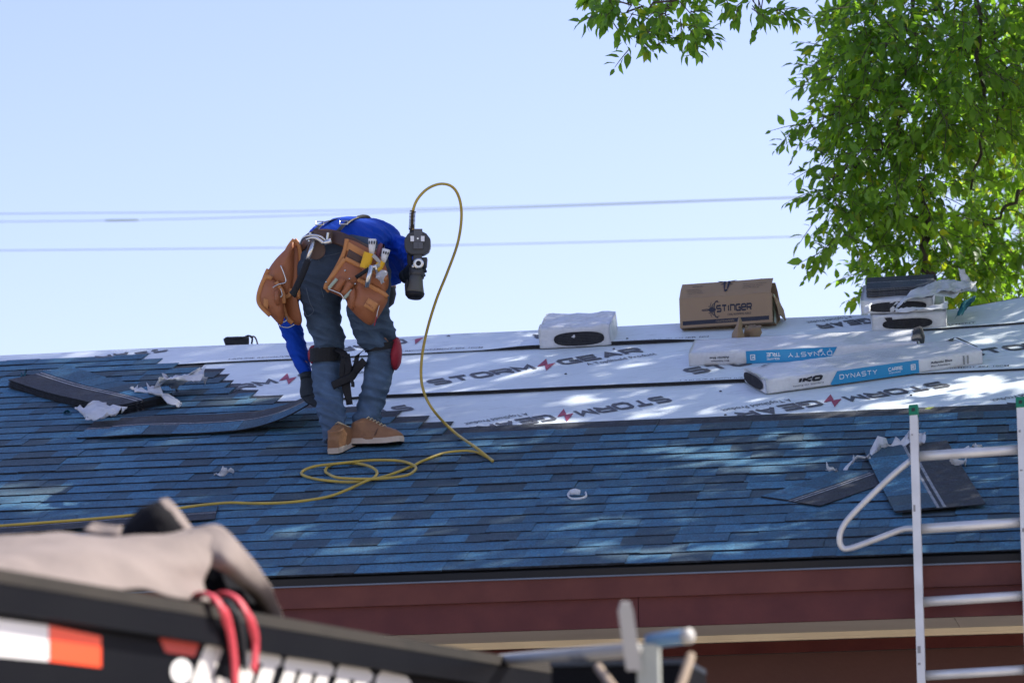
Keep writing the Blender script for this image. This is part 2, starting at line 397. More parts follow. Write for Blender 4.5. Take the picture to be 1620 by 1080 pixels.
edge_print(sh2, .006, 3.575, [(.35, .9, 'LAPLINE RECOUVREMENT 4IN'), (1.5, 2.1, 'LAPLINE RECOUVREMENT 4IN. 10CM'), (2.2, 2.6, 'NAIL HERE')])
# nail caps and scuffs on the sheets
M_cap = mat('nail cap', (.02, .02, .025), .5)
for i in range(18):
    e = rng.uniform(-3.2, 3.0); sx = [2.75, 3.05, 3.3, 3.6, 3.9, 4.2, 4.5, 4.7, 4.9][i % 9] + rng.normal(0, .03)
    bs = 0 if sx < 3.5 else .006 if sx < 4.58 else .012
    c = R(e, sx, bs + und(e, sx) + .002); rr = .008
    V = [c + ED * rr * math.cos(a) + UD * rr * math.sin(a) for a in np.linspace(0, 2 * math.pi, 9)[:-1]]
    V += [v * .0 + (c + (v - c) * .7 + ND * .004) for v in V]
    MB().add(V, [(i, (i + 1) % 8, 8 + (i + 1) % 8, 8 + i) for i in range(8)] + [tuple(range(8, 16))]).build('nail_cap', M_cap, H)

# ------------------------------------------------------------------ shingles
M_shingle = mat('granule shingle', (1, 1, 1), .85, attr='col', var=.5, scale=26, col2=(.055, .075, .105), grain=.42, gscale=120, bump=.6, bscale=300, spec=.4)
EXP, HH, SL = .149, .349, 1.0
TONES = [(.040, .105, .215), (.036, .092, .19), (.050, .125, .25), (.033, .078, .155), (.034, .056, .098), (.038, .050, .076), (.036, .085, .170), (.046, .115, .235)]
TONES = [(.9 * a * 1.15 + .010, .9 * b * 1.52 + .027, .9 * c * 1.19 + .045) for a, b, c in TONES]
def shingle_mesh(seed, length=SL, w=None):
    r = random.Random(seed); V = []; Fc = []; C_ = []
    def slab(x0, x1, y0, y1, hb, t, col, lean=0.):
        """a piece between y0 (lower edge) and y1, lying on the wedge of the course below; t = thickness"""
        n = len(V); hf = lambda y: hb * (1 - y / HH)
        for z in (0, t):
            V.extend([(x0, y0, hf(y0) + z), (x1, y0, hf(y0) + z), (x1 + lean, y1, hf(y1) + z), (x0 + lean, y1, hf(y1) + z)])
        Fc.extend([(n + 4, n + 5, n + 6, n + 7), (n, n + 1, n + 5, n + 4), (n + 1, n + 2, n + 6, n + 5), (n + 3, n, n + 4, n + 7), (n + 2, n + 3, n + 7, n + 6)])
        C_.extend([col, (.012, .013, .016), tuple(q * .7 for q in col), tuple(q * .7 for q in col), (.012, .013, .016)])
    slab(.001, length - .001, .004, HH, .0115, .003, (.030, .033, .04))          # backing sheet
    x = .0003
    while x < length - .004:
        wd = r.choice((.10, .13, .16, .19, .22, .25)) * r.uniform(.92, 1.08)
        if length - x - wd < .09: wd = length - .0003 - x
        c = np.array(r.choice(TONES)) * r.uniform(.85, 1.12)
        slab(x + .0002, x + wd - .0002, r.uniform(-.004, .004), EXP + .012, .0115, .0066 + r.choice((0, .0008, .0022, .0034)), tuple(c))
        x += wd
    slab(.003, length - .003, EXP + .0125, EXP + .020, .0115, .0038, (.24, .25, .26))        # pale nailing lines
    slab(.003, length - .003, EXP + .028, EXP + .033, .0115, .0036, (.20, .21, .22))
    me = bpy.data.meshes.new('shingle'); me.from_pydata(V, [], Fc)
    a = me.attributes.new('col', 'FLOAT_COLOR', 'FACE')
    a.data.foreach_set('color', np.array([(*c, 1) for c in C_], np.float32).ravel())
    me.materials.append(M_shingle); me.update(); return me
SHV = [shingle_mesh(s) for s in range(26)]
STEP = sorted([(s, e) for e, s in (px(756, 676), px(701, 668), px(667, 658), px(615, 651), px(429, 619), px(387, 610), px(359, 581), px(315, 574), px(282, 566), px(247, 555))])
def end_e(stop):
    if stop < STEP[0][0] - .02: return 4.55 + (int(round(stop / EXP)) * 3 % 5) * .2 - .03 * (int(round(stop / EXP)) % 3)
    return float(np.interp(stop, [q[0] for q in STEP], [q[1] for q in STEP]))
HR = np.array(H.location)
def frame(e, s, h, ang=0.):
    """matrix putting local x along the eave, y up the slope, z off the roof"""
    a = ED * math.cos(ang) + UD * math.sin(ang); b = np.cross(ND, a); o = R(e, s, h)
    return Matrix(((a[0], b[0], ND[0], o[0]), (a[1], b[1], ND[1], o[1]), (a[2], b[2], ND[2], o[2]), (0, 0, 0, 1)))
INVH = Matrix.Translation(H.location).inverted()
nsh = 0; ri = random.Random(5)
for i in range(0, 33):
    s0 = i * EXP - .012; e_end = end_e(s0 + HH)
    if s0 + .06 > SRIDGE - .05: break
    e = e_end
    while e > -5.3:
        if e - SL < 4.3:
            ln = SL
            o = obj('shingle', SHV[ri.randrange(len(SHV))], H); nsh += 1
            hh = .002 + ri.uniform(0, .0022)
            M = frame(e - SL + ri.uniform(-.001, .001), s0 + ri.uniform(-.002, .002), hh + .010 * sstep(1.2, 2.5, s0), rad(ri.uniform(-.12, .12)))
            if s0 + HH > SRIDGE:
                M = M @ Matrix.Diagonal((1, max((SRIDGE + .01 - s0) / HH, .2), 1, 1))
            o.matrix_local = INVH @ M
        e -= SL
    
# starter strip showing under the eave course
MB().box(R(-5.3, -.018, .0), ED * 10., UD * .2, ND * .0018).build('starter_strip', mat('starter', (.02, .022, .026), .9), H)
print('shingles', nsh)

# ================================================================== TREES
def leaf_mat(name, col, trans):
    m = bpy.data.materials.new(name); m.use_nodes = True; n = m.node_tree; b = n.nodes['Principled BSDF']; L = n.links.new
    a = n.nodes.new('ShaderNodeAttribute'); a.attribute_name = 'col'
    b.inputs['Roughness'].default_value = .42; b.inputs['Specular IOR Level'].default_value = .35
    L(a.outputs[0], b.inputs['Base Color'])
    mx = n.nodes.new('ShaderNodeMix'); mx.data_type = 'RGBA'; mx.blend_type = 'MULTIPLY'; mx.inputs[0].default_value = 1; L(a.outputs[0], mx.inputs[6]); mx.inputs[7].default_value = (3.8, 3.3, .85, 1)
    t = n.nodes.new('ShaderNodeBsdfTranslucent'); L(mx.outputs[2], t.inputs[0])
    ms = n.nodes.new('ShaderNodeMixShader'); ms.inputs[0].default_value = trans; L(b.outputs[0], ms.inputs[1]); L(t.outputs[0], ms.inputs[2]); L(ms.outputs[0], n.nodes['Material Output'].inputs[0])
    return m
M_leaf = leaf_mat('green leaf', (.06, .12, .02), .55)
M_bark = mat('grey brown bark', (.09, .07, .055), .9, var=.6, scale=14, col2=(.04, .032, .027), bump=.8, bscale=30)
def nrmv(a): return a / (np.linalg.norm(a, axis=1, keepdims=True) + 1e-9)
def leaves_mesh(name, B, D, Nn, ln, wd, tone, parent):
    """many leaf blades, each folded along its midrib: 7 points, 6 faces"""
    D = nrmv(D); S = nrmv(np.cross(D, Nn)); Nn = np.cross(S, D); l = ln[:, None]; w = wd[:, None]
    k = len(B); V = np.empty((k, 7, 3))
    V[:, 0] = B; V[:, 1] = B + D * l * .25 - S * w * .44 + Nn * w * .12; V[:, 2] = B + D * l * .58 - S * w * .38 + Nn * w * .08; V[:, 3] = B + D * l - Nn * l * .16
    V[:, 4] = B + D * l * .58 + S * w * .38 + Nn * w * .08; V[:, 5] = B + D * l * .25 + S * w * .44 + Nn * w * .12; V[:, 6] = B + D * l * .5
    V = V - np.array(parent.location)
    me = bpy.data.meshes.new(name)
    f = np.array([[0, 6, 1], [1, 6, 2], [2, 6, 3], [3, 6, 4], [4, 6, 5], [5, 6, 0]]); Fi = (np.arange(k)[:, None, None] * 7 + f[None]).reshape(-1)
    me.vertices.add(k * 7); me.vertices.foreach_set('co', V.ravel())
    me.loops.add(k * 18); me.loops.foreach_set('vertex_index', Fi.astype(np.int32))
    me.polygons.add(k * 6); me.polygons.foreach_set('loop_start', np.arange(0, k * 18, 3, dtype=np.int32))
    a = me.attributes.new('col', 'FLOAT_COLOR', 'FACE')
    c = np.ones((k, 6, 4), np.float32); c[:, :, :3] = tone[:, None, :]
    a.data.foreach_set('color', c.ravel())
    me.materials.append(M_leaf); me.update(calc_edges=True); me.validate()
    o = obj(name, me, parent); return o
def leaf_tones(k):
    t = rng.random((k, 1)); base = np.array([.052, .120, .026]) * (1 - t) + np.array([.095, .200, .036]) * t
    y = rng.random((k, 1)) < .05
    return np.where(y, np.array([.15, .21, .03]), base) * rng.uniform(.8, 1.2, (k, 1))
def sprays(blobs, per_m3, leaf=(.07, .105), stem=(.16, .36)):
    """drooping shoots with leaves in pairs, spread through the blobs (point, (rx, ry, rz))"""
    out = [[] for _ in range(5)]; stems = []
    for (px_, py_, z), (rx, ry, rz), dens in blobs:
        c = P(px_, py_, z); rx, ry = rx / FPX * z, ry / FPX * z
        n = max(6, int(4.19 * rx * ry * rz * per_m3 * dens))
        d = nrmv(rng.normal(size=(n, 3))) * (rng.random((n, 1)) ** .42)
        for q in d:
            p0 = c + RT * q[0] * rx + UP * q[2] * ry + FW * q[1] * rz
            out_d = nrm(np.array([q[0] * 1.2, q[1], q[2] * .5 - .45]) + rng.normal(size=3) * .5)
            L = rng.uniform(*stem); m = int(rng.integers(7, 12)); side = nrm(np.cross(out_d, rng.normal(size=3)))
            pts = [p0 + out_d * L * t - vz * .12 * L * t * t for t in np.linspace(0, 1, 4)]
            stems.append(pts)
            for j in range(m):
                t = (j + .6) / m; b = p0 + out_d * L * t - vz * .12 * L * t * t
                sg = 1 if j % 2 else -1
                dd = out_d * .55 + side * sg * rng.uniform(.5, 1.1) - vz * rng.uniform(-.2, .7) + rng.normal(size=3) * .3
                if j == m - 1: dd = out_d - vz * .4
                out[0].append(b + nrm(dd) * .012); out[1].append(dd); out[2].append(np.array([0, -.25, 1.]) + rng.normal(size=3) * .55)
                l = rng.uniform(*leaf) * (.75 if t > .85 else 1); out[3].append(l); out[4].append(l * rng.uniform(.44, .58))
    return [np.array(q) for q in out], stems
def limb(name, pts, r0, r1, parent, n=8):
    p = spline(pts, 6); p[1:-1] += rng.normal(size=(len(p) - 2, 3)) * .02
    V, Fc = loft(p, list(np.linspace(r0, r1, len(p))), n); return mesh(name, V, Fc, M_bark, parent, smooth=True)

T1 = empty('broadleaf_tree', 'big green broadleaf tree whose drooping branches fill the upper right corner', 'tree', (6.2, 22.6, 0))
blobs = [((1450, 110, 21.0), (185, 165, 1.2), .78), ((1400, 250, 21.0), (115, 120, .95), 1.1), ((1338, 345, 21.1), (68, 66, .5), 1.15), ((1300, 380, 21.0), (34, 30, .3), 1.3), ((1445, 390, 21.8), (85, 80, .8), .8),
         ((1575, 270, 22.6), (115, 200, 1.0), .6), ((1610, 50, 22), (150, 170, 1.3), .62), ((1362, 55, 20.6), (74, 85, .7), 1.2), ((1280, 193, 20.7), (30, 20, .25), 1.7), ((1310, 250, 20.9), (36, 40, .35), 1.3), ((1300, 320, 20.9), (30, 36, .3), 1.3),
         ((1425, 450, 22.2), (62, 30, .5), .9), ((1570, 440, 22.8), (95, 48, .8), .8), ((1520, 370, 22.6), (90, 60, .8), .7), ((1318, 120, 20.6), (38, 60, .4), 1.2), ((1400, 420, 21.9), (60, 50, .6), 1.0), ((1490, 455, 22.3), (110, 30, .6), 1.1)]
over = [((955, 18, 16.6), (46, 32, .28), 2.2), ((1040, 22, 16.7), (62, 30, .3), 2.2), ((1000, 62, 16.6), (34, 20, .22), 2.2), ((1075, 50, 16.7), (36, 20, .2), 2.), ((1150, 4, 16.8), (50, 18, .28), 2.), ((1205, 14, 16.8), (20, 22, .2), 2.2), ((1060, -60, 17.2), (190, 40, .5), 1.1), ((930, -20, 16.7), (40, 30, .3), 1.5)]
blobs = [((a + 18, b, z), r, d) for (a, b, z), r, d in blobs]
over = [((a + 14, b, z), r, d) for (a, b, z), r, d in over]
A1, st1 = sprays(blobs, 215, (.05, .108), (.12, .28)); A2, st2 = sprays(over, 380, (.055, .085), (.06, .13))
# the crown up and to the right, over which the sun reaches the roof: leaves spread along the sun's rays, thinner where the roof catches sun
LIT = [(40, 797, 78, 15), (150, 775, 40, 7), (1060, 724, 62, 7), (1125, 737, 46, 8), (1200, 752, 34, 9), (955, 832, 42, 6), (925, 875, 40, 8), (985, 888, 60, 7), (1090, 880, 55, 6), (1185, 866, 34, 7), (772, 712, 36, 7), (700, 732, 30, 5),
       (905, 638, 42, 9), (975, 634, 30, 5), (870, 674, 80, 9), (1085, 652, 70, 8), (1010, 664, 40, 5), (1400, 645, 58, 8), (1575, 612, 70, 14), (1490, 622, 70, 9), (1445, 657, 46, 6), (1300, 662, 60, 6), (1350, 556, 85, 12), (1240, 590, 60, 8), (1540, 545, 30, 6), (1610, 546, 26, 7),
       (815, 597, 46, 8), (735, 618, 44, 5), (640, 577, 26, 5), (690, 595, 22, 4), (340, 648, 60, 5), (400, 640, 34, 4), (215, 556, 26, 4), (130, 566, 40, 4), (870, 567, 44, 5), (1000, 585, 26, 5), (1010, 526, 28, 4), (1240, 528, 34, 5), (1120, 527, 30, 4), (1245, 708, 46, 8), (1225, 742, 30, 9), (60, 620, 40, 3), (170, 700, 40, 4), (480, 735, 34, 4), (560, 880, 40, 4), (470, 850, 40, 5)]
n = 62000
e = rng.uniform(-5.4, 4.4, n); s = rng.uniform(-1.3, 6.6, n)
W0 = RO + e[:, None] * ED + s[:, None] * UD
xc = rng.uniform(3.7, 8.2, n) ; t = (xc - W0[:, 0]) / SUN[0]
cl = nrmv(rng.normal(size=(n, 3)))
C0 = W0 + SUN * t[:, None]
d_ = W0 - CAM; z_ = d_ @ FW; X_ = 810 + FPX * (d_ @ RT) / z_; Y_ = 540 - FPX * (d_ @ UP) / z_
keep = np.ones(n, bool)
for a, b, c, d in LIT: keep &= ~((((X_ - a) / (c * (1.3 if b > 690 else 1.05))) ** 2 + ((Y_ - b) / (d * (1.45 if b > 690 else 1.15))) ** 2 < 1) & (rng.random(n) < .97))
d_ = C0 - CAM; z_ = d_ @ FW; X_ = 810 + FPX * (d_ @ RT) / z_; Y_ = 540 - FPX * (d_ @ UP) / z_
keep &= ~((X_ < 1660) & (X_ > -40) & (Y_ > -60) & (Y_ < 1120)) & (C0[:, 2] > 3.0)
tq = (C0[:, 0] - 2.7) / SUN[0]; q_ = C0 - SUN * tq[:, None]                       # let the sun through to the branches that hang into view
keep &= ~((q_[:, 1] > 19.8) & (q_[:, 1] < 24) & (q_[:, 2] > 4.0) & (q_[:, 2] < 8.0) & (rng.random(n) < .5))
C0 = C0[keep]; n = len(C0)
D0 = rng.normal(size=(n, 3)) + np.array([0, 0, -.6]); N0 = SUN[None] * 1.1 + rng.normal(size=(n, 3)) * .6
A3 = [C0, D0, N0, rng.uniform(.10, .14, n), None]; A3[4] = A3[3] * rng.uniform(.5, .6, n)
AL = [np.concatenate([a, b, c]) for a, b, c in zip(A1, A2, A3)]
leaves_mesh('crown', AL[0], AL[1], AL[2], AL[3], AL[4], leaf_tones(len(AL[0])), T1)
print('leaves', len(AL[0]), [len(q[0]) for q in (A1, A2, A3)])
tb = np.array(T1.location)
limb('trunk', [tb, tb + (.1, 0, 2), tb + (-.1, .1, 4.5), tb + (-.3, 0, 7.5)], .34, .24, T1, 12)
top = tb + np.array([-.3, 0, 7.5])
for q, r0, r1 in (((1500, -60, 21.6), .16, .05), ((1620, 120, 22.4), .12, .04), ((1330, -200, 19.5), .13, .05)):
    e_ = P(*q); limb('limb', [top, top * .5 + e_ * .5 + vz * .35, e_], r0, r1, T1)
for q in ((6.5, 20, 13), (5.2, 18.5, 12), (7.5, 22, 14), (4.6, 17, 10), (5.5, 19.5, 16)):
    e_ = np.array(q, float); limb('limb', [top, top * .5 + e_ * .5 + np.array([.3, 0, -.2]), e_], .15, .03, T1)
for pts, r0 in (([(1545, -30, 21), (1548, 90, 20.9), (1560, 150, 21), (1552, 230, 21.1), (1540, 300, 21.2)], .016), ([(1540, -20, 21.2), (1572, 60, 21), (1588, 120, 21), (1580, 200, 21)], .012), ([(1450, -30, 21), (1440, 60, 20.8), (1424, 140, 20.8), (1428, 220, 20.9)], .014),
                ([(1470, 290, 21.3), (1462, 340, 21.2), (1466, 390, 21.2), (1470, 450, 21.3), (1462, 490, 21.3)], .028), ([(1462, 345, 21.2), (1430, 352, 21.1), (1405, 330, 21.), (1380, 300, 20.9)], .012), ([(1620, 300, 22.2), (1590, 330, 22.), (1560, 360, 21.9)], .016), ([(1490, 20, 21), (1440, 35, 20.7), (1400, 75, 20.6), (1360, 130, 20.6)], .012),
                ([(1600, 160, 22), (1560, 190, 21.8), (1525, 215, 21.6)], .012), ([(1425, 210, 20.8), (1390, 235, 20.8), (1350, 262, 20.8), (1310, 280, 20.8)], .009), ([(1420, 130, 20.8), (1370, 150, 20.7), (1310, 190, 20.7), (1262, 196, 20.7)], .009), ([(1470, 30, 21), (1500, 60, 20.9), (1530, 75, 20.9), (1545, 60, 21)], .008),
                ([(1330, -200, 19.5), (1300, -110, 18.2), (1180, -25, 16.9), (1090, -5, 16.7), (1010, 10, 16.6), (950, 20, 16.6)], .009), ([(1060, 0, 16.7), (1050, 25, 16.7), (1020, 55, 16.6), (1005, 75, 16.6)], .005), ([(1200, -30, 16.9), (1205, 0, 16.8), (1200, 25, 16.8)], .005)):
    limb('branch', [P(*q) for q in pts], r0, r0 * .45, T1, 6)
mb = MB()
for pts in (st1 + st2): mb.tube(pts, [.0035, .003, .0025, .0015], 3, cap=False)
tag(mb.build('twigs', M_bark, T1), kind='stuff')
T2 = empty('broadleaf_tree', 'more distant blurred green tree at the right edge behind the drooping branches', 'tree', (9.4, 36, 0))
A, st = sprays([((1640, 200, 34), (110, 110, 1.6), 1.), ((1650, 330, 34.5), (120, 90, 1.6), 1.), ((1600, 420, 34), (70, 60, 1.), .9), ((1660, 60, 34), (60, 80, 1.4), .9)], 30, (.10, .15), (.3, .6))
leaves_mesh('crown', *A, leaf_tones(len(A[0])), T2)
tb = np.array(T2.location); tt = P(1640, 250, 34.2)
limb('trunk', [tb, tb + (-.2, 0, 2.5), tt * .5 + (tb + (-.2, 0, 2.5)) * .5 + vz * .4, tt], .2, .05, T2, 10)
mb = MB()
for pts in st: mb.tube(pts, [.006, .005, .004, .002], 3, cap=False)
tag(mb.build('twigs', M_bark, T2), kind='stuff')

# ================================================================== THINGS ON THE ROOF
M_wrap = mat('white plastic wrap', (.70, .71, .72), .38, var=.55, scale=7, col2=(.52, .54, .57), bump=.55, bscale=22, spec=.5, grain=.05, gscale=60)
M_blue = mat('blue label', (.02, .27, .52), .35, var=.2, scale=9, col2=(.02, .23, .45), bump=.15, bscale=30, spec=.5)
M_white = mat('white ink', (.78, .79, .8), .5)
M_black = mat('black ink', (.02, .02, .026), .55)
M_dark = mat('dark asphalt edge', (.018, .018, .021), .9, var=.6, scale=40, col2=(.045, .045, .05), bump=.6, bscale=90)
M_grain = mat('grey headlap', (.045, .047, .053), .9, var=.4, scale=10, col2=(.065, .065, .07), grain=.4, gscale=420, bump=.4, bscale=400)
M_plast = mat('loose white plastic', (.80, .82, .84), .45, var=.4, scale=16, col2=(.62, .65, .7), bump=.8, bscale=45, spec=.45, trans=.3)
M_teal = mat('teal plastic', (.01, .14, .19), .45, var=.3, scale=12, bump=.5, bscale=40, trans=.2)

def wrapbox(o, ax, ay, az, n=(14, 6, 3), amp=.004, rnd=.012, seed=0., bend=None):
    """box subdivided, corners rounded, faces crumpled; returns verts, faces"""
    o, ax, ay, az = map(lambda q: np.asarray(q, float), (o, ax, ay, az)); Lx, Ly, Lz = map(np.linalg.norm, (ax, ay, az))
    idx = {}; V = []; Fc = []
    def vid(i, j, k):
        key = (i, j, k)
        if key not in idx:
            p = np.array([i / n[0] * Lx, j / n[1] * Ly, k / n[2] * Lz]); hi = np.array([Lx, Ly, Lz])
            c = np.clip(p, rnd, hi - rnd); d = p - c; l = np.linalg.norm(d)
            if l > 1e-9: p = c + d / l * rnd
            w = amp * (np.array([nz(*(p * 9 + seed + 3)), nz(*(p * 9 + seed + 11)), nz(*(p * 11 + seed + 27))]) * 1.1 + np.array([0, -1, 1]) * (.5 - abs(nz(p[0] * 16 + seed, p[1] * 30 + p[0] * 8, p[2] * 30)) * 1.6))
            if k == 0: w[2] = 0
            p = p + w; idx[key] = len(V)
            q = o + ax / Lx * p[0] + ay / Ly * p[1] + az / Lz * p[2]
            V.append(bend(q, p) if bend else q)
        return idx[key]
    def face(f, a, b):
        for i in range(a):
            for j in range(b): Fc.append((f(i, j), f(i + 1, j), f(i + 1, j + 1), f(i, j + 1)))
    face(lambda i, j: vid(j, i, 0), n[1], n[0]); face(lambda i, j: vid(i, j, n[2]), n[0], n[1])
    face(lambda i, j: vid(i, 0, j), n[0], n[2]); face(lambda i, j: vid(j, n[1], i), n[2], n[0])
    face(lambda i, j: vid(0, j, i), n[2], n[1]) if False else face(lambda i, j: vid(0, i, j), n[1], n[2]); face(lambda i, j: vid(n[0], j, i), n[2], n[1])
    return V, Fc
def patch(ctrl, nu=14, nv=14, amp=.012, fr=9., seed=0., jag=.0, crease=.8):
    """crumpled sheet through a grid of control points (rows of 3-D points)"""
    C_ = np.array(ctrl, float); a, b = C_.shape[:2]; rows = []
    for i in range(a): rows.append(spline(C_[i], max(2, nv // max(b - 1, 1))))
    rows = np.array(rows); cols = np.array([spline(rows[:, j], max(2, nu // max(a - 1, 1))) for j in range(rows.shape[1])])   # [v][u]
    V = []
    for j in range(cols.shape[0]):
        for i in range(cols.shape[1]):
            p = cols[j, i]; k = amp * (1 + jag * 3 * (j in (0, cols.shape[0] - 1) or i in (0, cols.shape[1] - 1)))
            V.append(p + k * np.array([nz(*(p * fr + seed)), nz(*(p * fr + seed + 17)), nz(*(p * fr + seed + 31))]) * 1.3 + k * crease * (1 - 2.2 * abs(nz(*(p * fr * 2.1 + seed + 3)))) * np.array([.2, -.5, .8]) + .45 * k * np.array([nz(*(p * fr * 4 + seed)), nz(*(p * fr * 4 + seed + 7)), nz(*(p * fr * 4 + 5))]))
    return np.array(V), grid_faces(cols.shape[0], cols.shape[1])
def scrap(name, label, cat, ctrl, m, group=None, **kw):
    V, Fc = patch(ctrl, **kw); o = mesh(name, V, Fc, m, smooth=True)
    c = V.mean(0); o.data.transform(Matrix.Translation(-Vector(c))); o.location = Vector(c)
    md = o.modifiers.new('thick', 'SOLIDIFY'); md.thickness = .0012
    return tag(o, label, cat, group)
def rp(x, y, h=0.): e, s = px(x, y, h); return R(e, s, h)

def oval(mb, f, w, h, n=22, m=0, sq=.75):
    pts = [f(w / 2 * math.copysign(abs(math.cos(a)) ** sq, math.cos(a)), h / 2 * math.copysign(abs(math.sin(a)) ** sq, math.sin(a)), 0) for a in np.linspace(0, 2 * math.pi, n + 1)[:-1]]
    mb.add(pts, [tuple(range(n))], m)
def bundle(label, A, B, width, T, h0=.018, n=(48, 16, 5), amp=.0042, seed=0., bend=None, group='wrapped shingle bundles'):
    """plastic-wrapped bundle; A, B = lower front corners (e, s); returns root, and frame of the front face"""
    A, B = np.array(A), np.array(B); d = nrm(np.append(B - A, 0))[:2]; L = np.linalg.norm(B - A)
    ax = (ED * d[0] + UD * d[1]); ay = np.cross(ND, ax); o = R(A[0], A[1], h0)
    root = empty('shingle_bundle', label, 'shingle bundle', o, group)
    V, Fc = wrapbox(o, ax * L, ay * width, ND * T, n, amp, .007, seed, bend)
    mesh('plastic_wrap', V, Fc, M_wrap, root, smooth=True)
    return root, o, ax, ay, L
BT = .075
# front bundle with its blue label
root, o, ax, ay, L = bundle('long white wrapped bundle reading IKO and DYNASTY, nearest the shingles', px(1213, 629), px(1556, 581), .36, BT, seed=1.)
ff = plane_place(o - ay * .0045, ax, ND, .0)
q = MB(); q.add([ff(L * a, BT * b) for a, b in ((.29, .1), (.325, .97), (.70, .97), (.70, .03), (.30, .03))], [(0, 4, 3, 2, 1)]); lab = q.build('blue_label', M_blue, root)
q = MB(); f2 = plane_place(o - ay * .0058, ax, ND, .0)
letter_mb(q, 'DYNASTY', f2, BT * .34, L * .335, BT * .36, L * .17, w=1, gap=.42, t=.15); q.build('label_print', M_white, root); q = MB(); letter_mb(q, 'CARRE', f2, BT * .26, L * .56, BT * .44, L * .063, w=.9, gap=.25, t=.2)
text_mb(q, 'SQUARE', f2, BT * .16, L * .56, BT * .26, L * .055)
q.build('label_print', M_white, root); q = MB()
for x0 in (.662,):
    x1 = x0 + .022
    for a, b, c, d in ((x0, .3, x1, .36), (x0, .66, x1, .72), (x0, .3, x0 + .004, .72), (x1 - .004, .3, x1, .72)): q.add([f2(L * a, BT * b), f2(L * c, BT * b), f2(L * c, BT * d), f2(L * a, BT * d)], [(0, 1, 2, 3)])
letter_mb(q, 'B', f2, BT * .22, L * .668, BT * .4, L * .008, w=.8, gap=.2, t=.22)
q.build('label_print', M_white, root)
q = MB(); letter_mb(q, 'IKO', f2, BT * .40, L * .145, BT * .48, L * .10, w=1.0, gap=.28, t=.36, slant=.28)
text_mb(q, 'Setting the Standard', f2, BT * .13, L * .12, BT * .28, L * .14, bold=.01); text_mb(q, 'Atlantic Blue', f2, BT * .24, L * .755, BT * .55, L * .10, bold=.02); text_mb(q, 'Bleu Atlantique', f2, BT * .18, L * .755, BT * .32, L * .09, bold=.012)
for k in range(2):
    for j in range(9): q.add([f2(L * (.905 + .018 * k + a), BT * (.2 + .07 * j + b)) for a, b in ((0, 0), (.008, 0), (.008, .035), (0, .035))], [(0, 1, 2, 3)])
q.build('wrap_print', M_black, root)
fe = plane_place(o + ND * BT * .5 + ay * .19 - ax * .0065, -ay, ND, 0)      # open end at the left
q = MB(); oval(q, fe, .30, BT * .86); q.build('open_end', M_dark, root)
ft = plane_place(o + ND * (BT + .0055) + ax * .01 + ay * .02, ax, ay, 0)
q = MB()
q.add([ft(a, b) for a, b in ((.03, .26), (.10, .32), (.16, .33), (.07, .29))], [(0, 1, 2, 3)])
q.add([ft(a, b) for a, b in ((L - .09, .30), (L - .03, .34), (L - .02, .345), (L - .05, .29))], [(0, 1, 2, 3)])
q.add([ft(a, b) for a, b in ((L - .012, .05), (L - .004, .05), (L - .004, .33), (L - .02, .335))], [(0, 1, 2, 3)])
q.build('torn_patch', M_black, root)
q = MB()
for k in range(6): text_mb(q, 'ASPHALT SHINGLES BARDEAUX D ASPHALTE APPLICATION', ft, .018, .3 + .02 * (k % 2), .06 + .035 * k, .5)
q.build('wrap_print', mat('pale grey ink', (.34, .37, .42), .6), root)
# bundle behind it, label upside down
root, o, ax, ay, L = bundle('long white wrapped bundle with upside-down blue TRUE SQUARE label, behind the front one', px(1090, 585), px(1452, 568), .36, BT, seed=4.)
ff = plane_place(o - ay * .0045, ax, ND, .0); q = MB(); q.add([ff(L * a, BT * b) for a, b in ((.255, .03), (.62, .03), (.655, .97), (.255, .97))], [(0, 1, 2, 3)]); q.build('blue_label', M_blue, root)
f2 = plane_place(o - ay * .0058 + ax * L + ND * BT, -ax, -ND, .0); f2b = f2
f2 = lambda x, y, k=0: f2b(x, y, k)
q = MB(); letter_mb(q, 'DYNASTY', f2, BT * .34, L * .37, BT * .30, L * .19, w=1, gap=.42, t=.15); q.build('label_print', M_white, root); q = MB(); letter_mb(q, 'TRUE', f2, BT * .30, L * .595, BT * .22, L * .06, w=.9, gap=.25, t=.2); letter_mb(q, 'SQUARE', f2, BT * .15, L * .60, BT * .62, L * .055, w=.9, gap=.25, t=.2)
q.build('label_print', M_white, root); q = MB()
for a, b, c, d in ((.705, .3, .727, .36), (.705, .66, .727, .72), (.705, .3, .709, .72), (.723, .3, .727, .72)): q.add([f2(L * a, BT * b), f2(L * c, BT * b), f2(L * c, BT * d), f2(L * a, BT * d)], [(0, 1, 2, 3)])
letter_mb(q, 'K', f2, BT * .22, L * .711, BT * .4, L * .009, w=.8, gap=.2, t=.22)
q.build('label_print', M_white, root)
q = MB(); text_mb(q, 'Atlantic Blue', f2, BT * .22, L * .82, BT * .35, L * .085, bold=.02); text_mb(q, 'Bleu Atlantique', f2, BT * .16, L * .82, BT * .62, L * .08, bold=.012); q.build('wrap_print', M_black, root)
V, Fc = patch([[o + ax * (L - .03) + ay * a + ND * (BT + .004) for a in (.02, .12, .24, .34)], [o + ax * (L + .015) + ay * a + ND * (BT + .002 + .01 * (a > .2)) for a in (.02, .12, .24, .34)], [o + ax * (L + .03) + ay * a + ND * (BT - .045) for a in (.0, .12, .24, .35)]], 9, 9, .004, 20)
mesh('torn_end', V, Fc, M_grain, root, smooth=True)
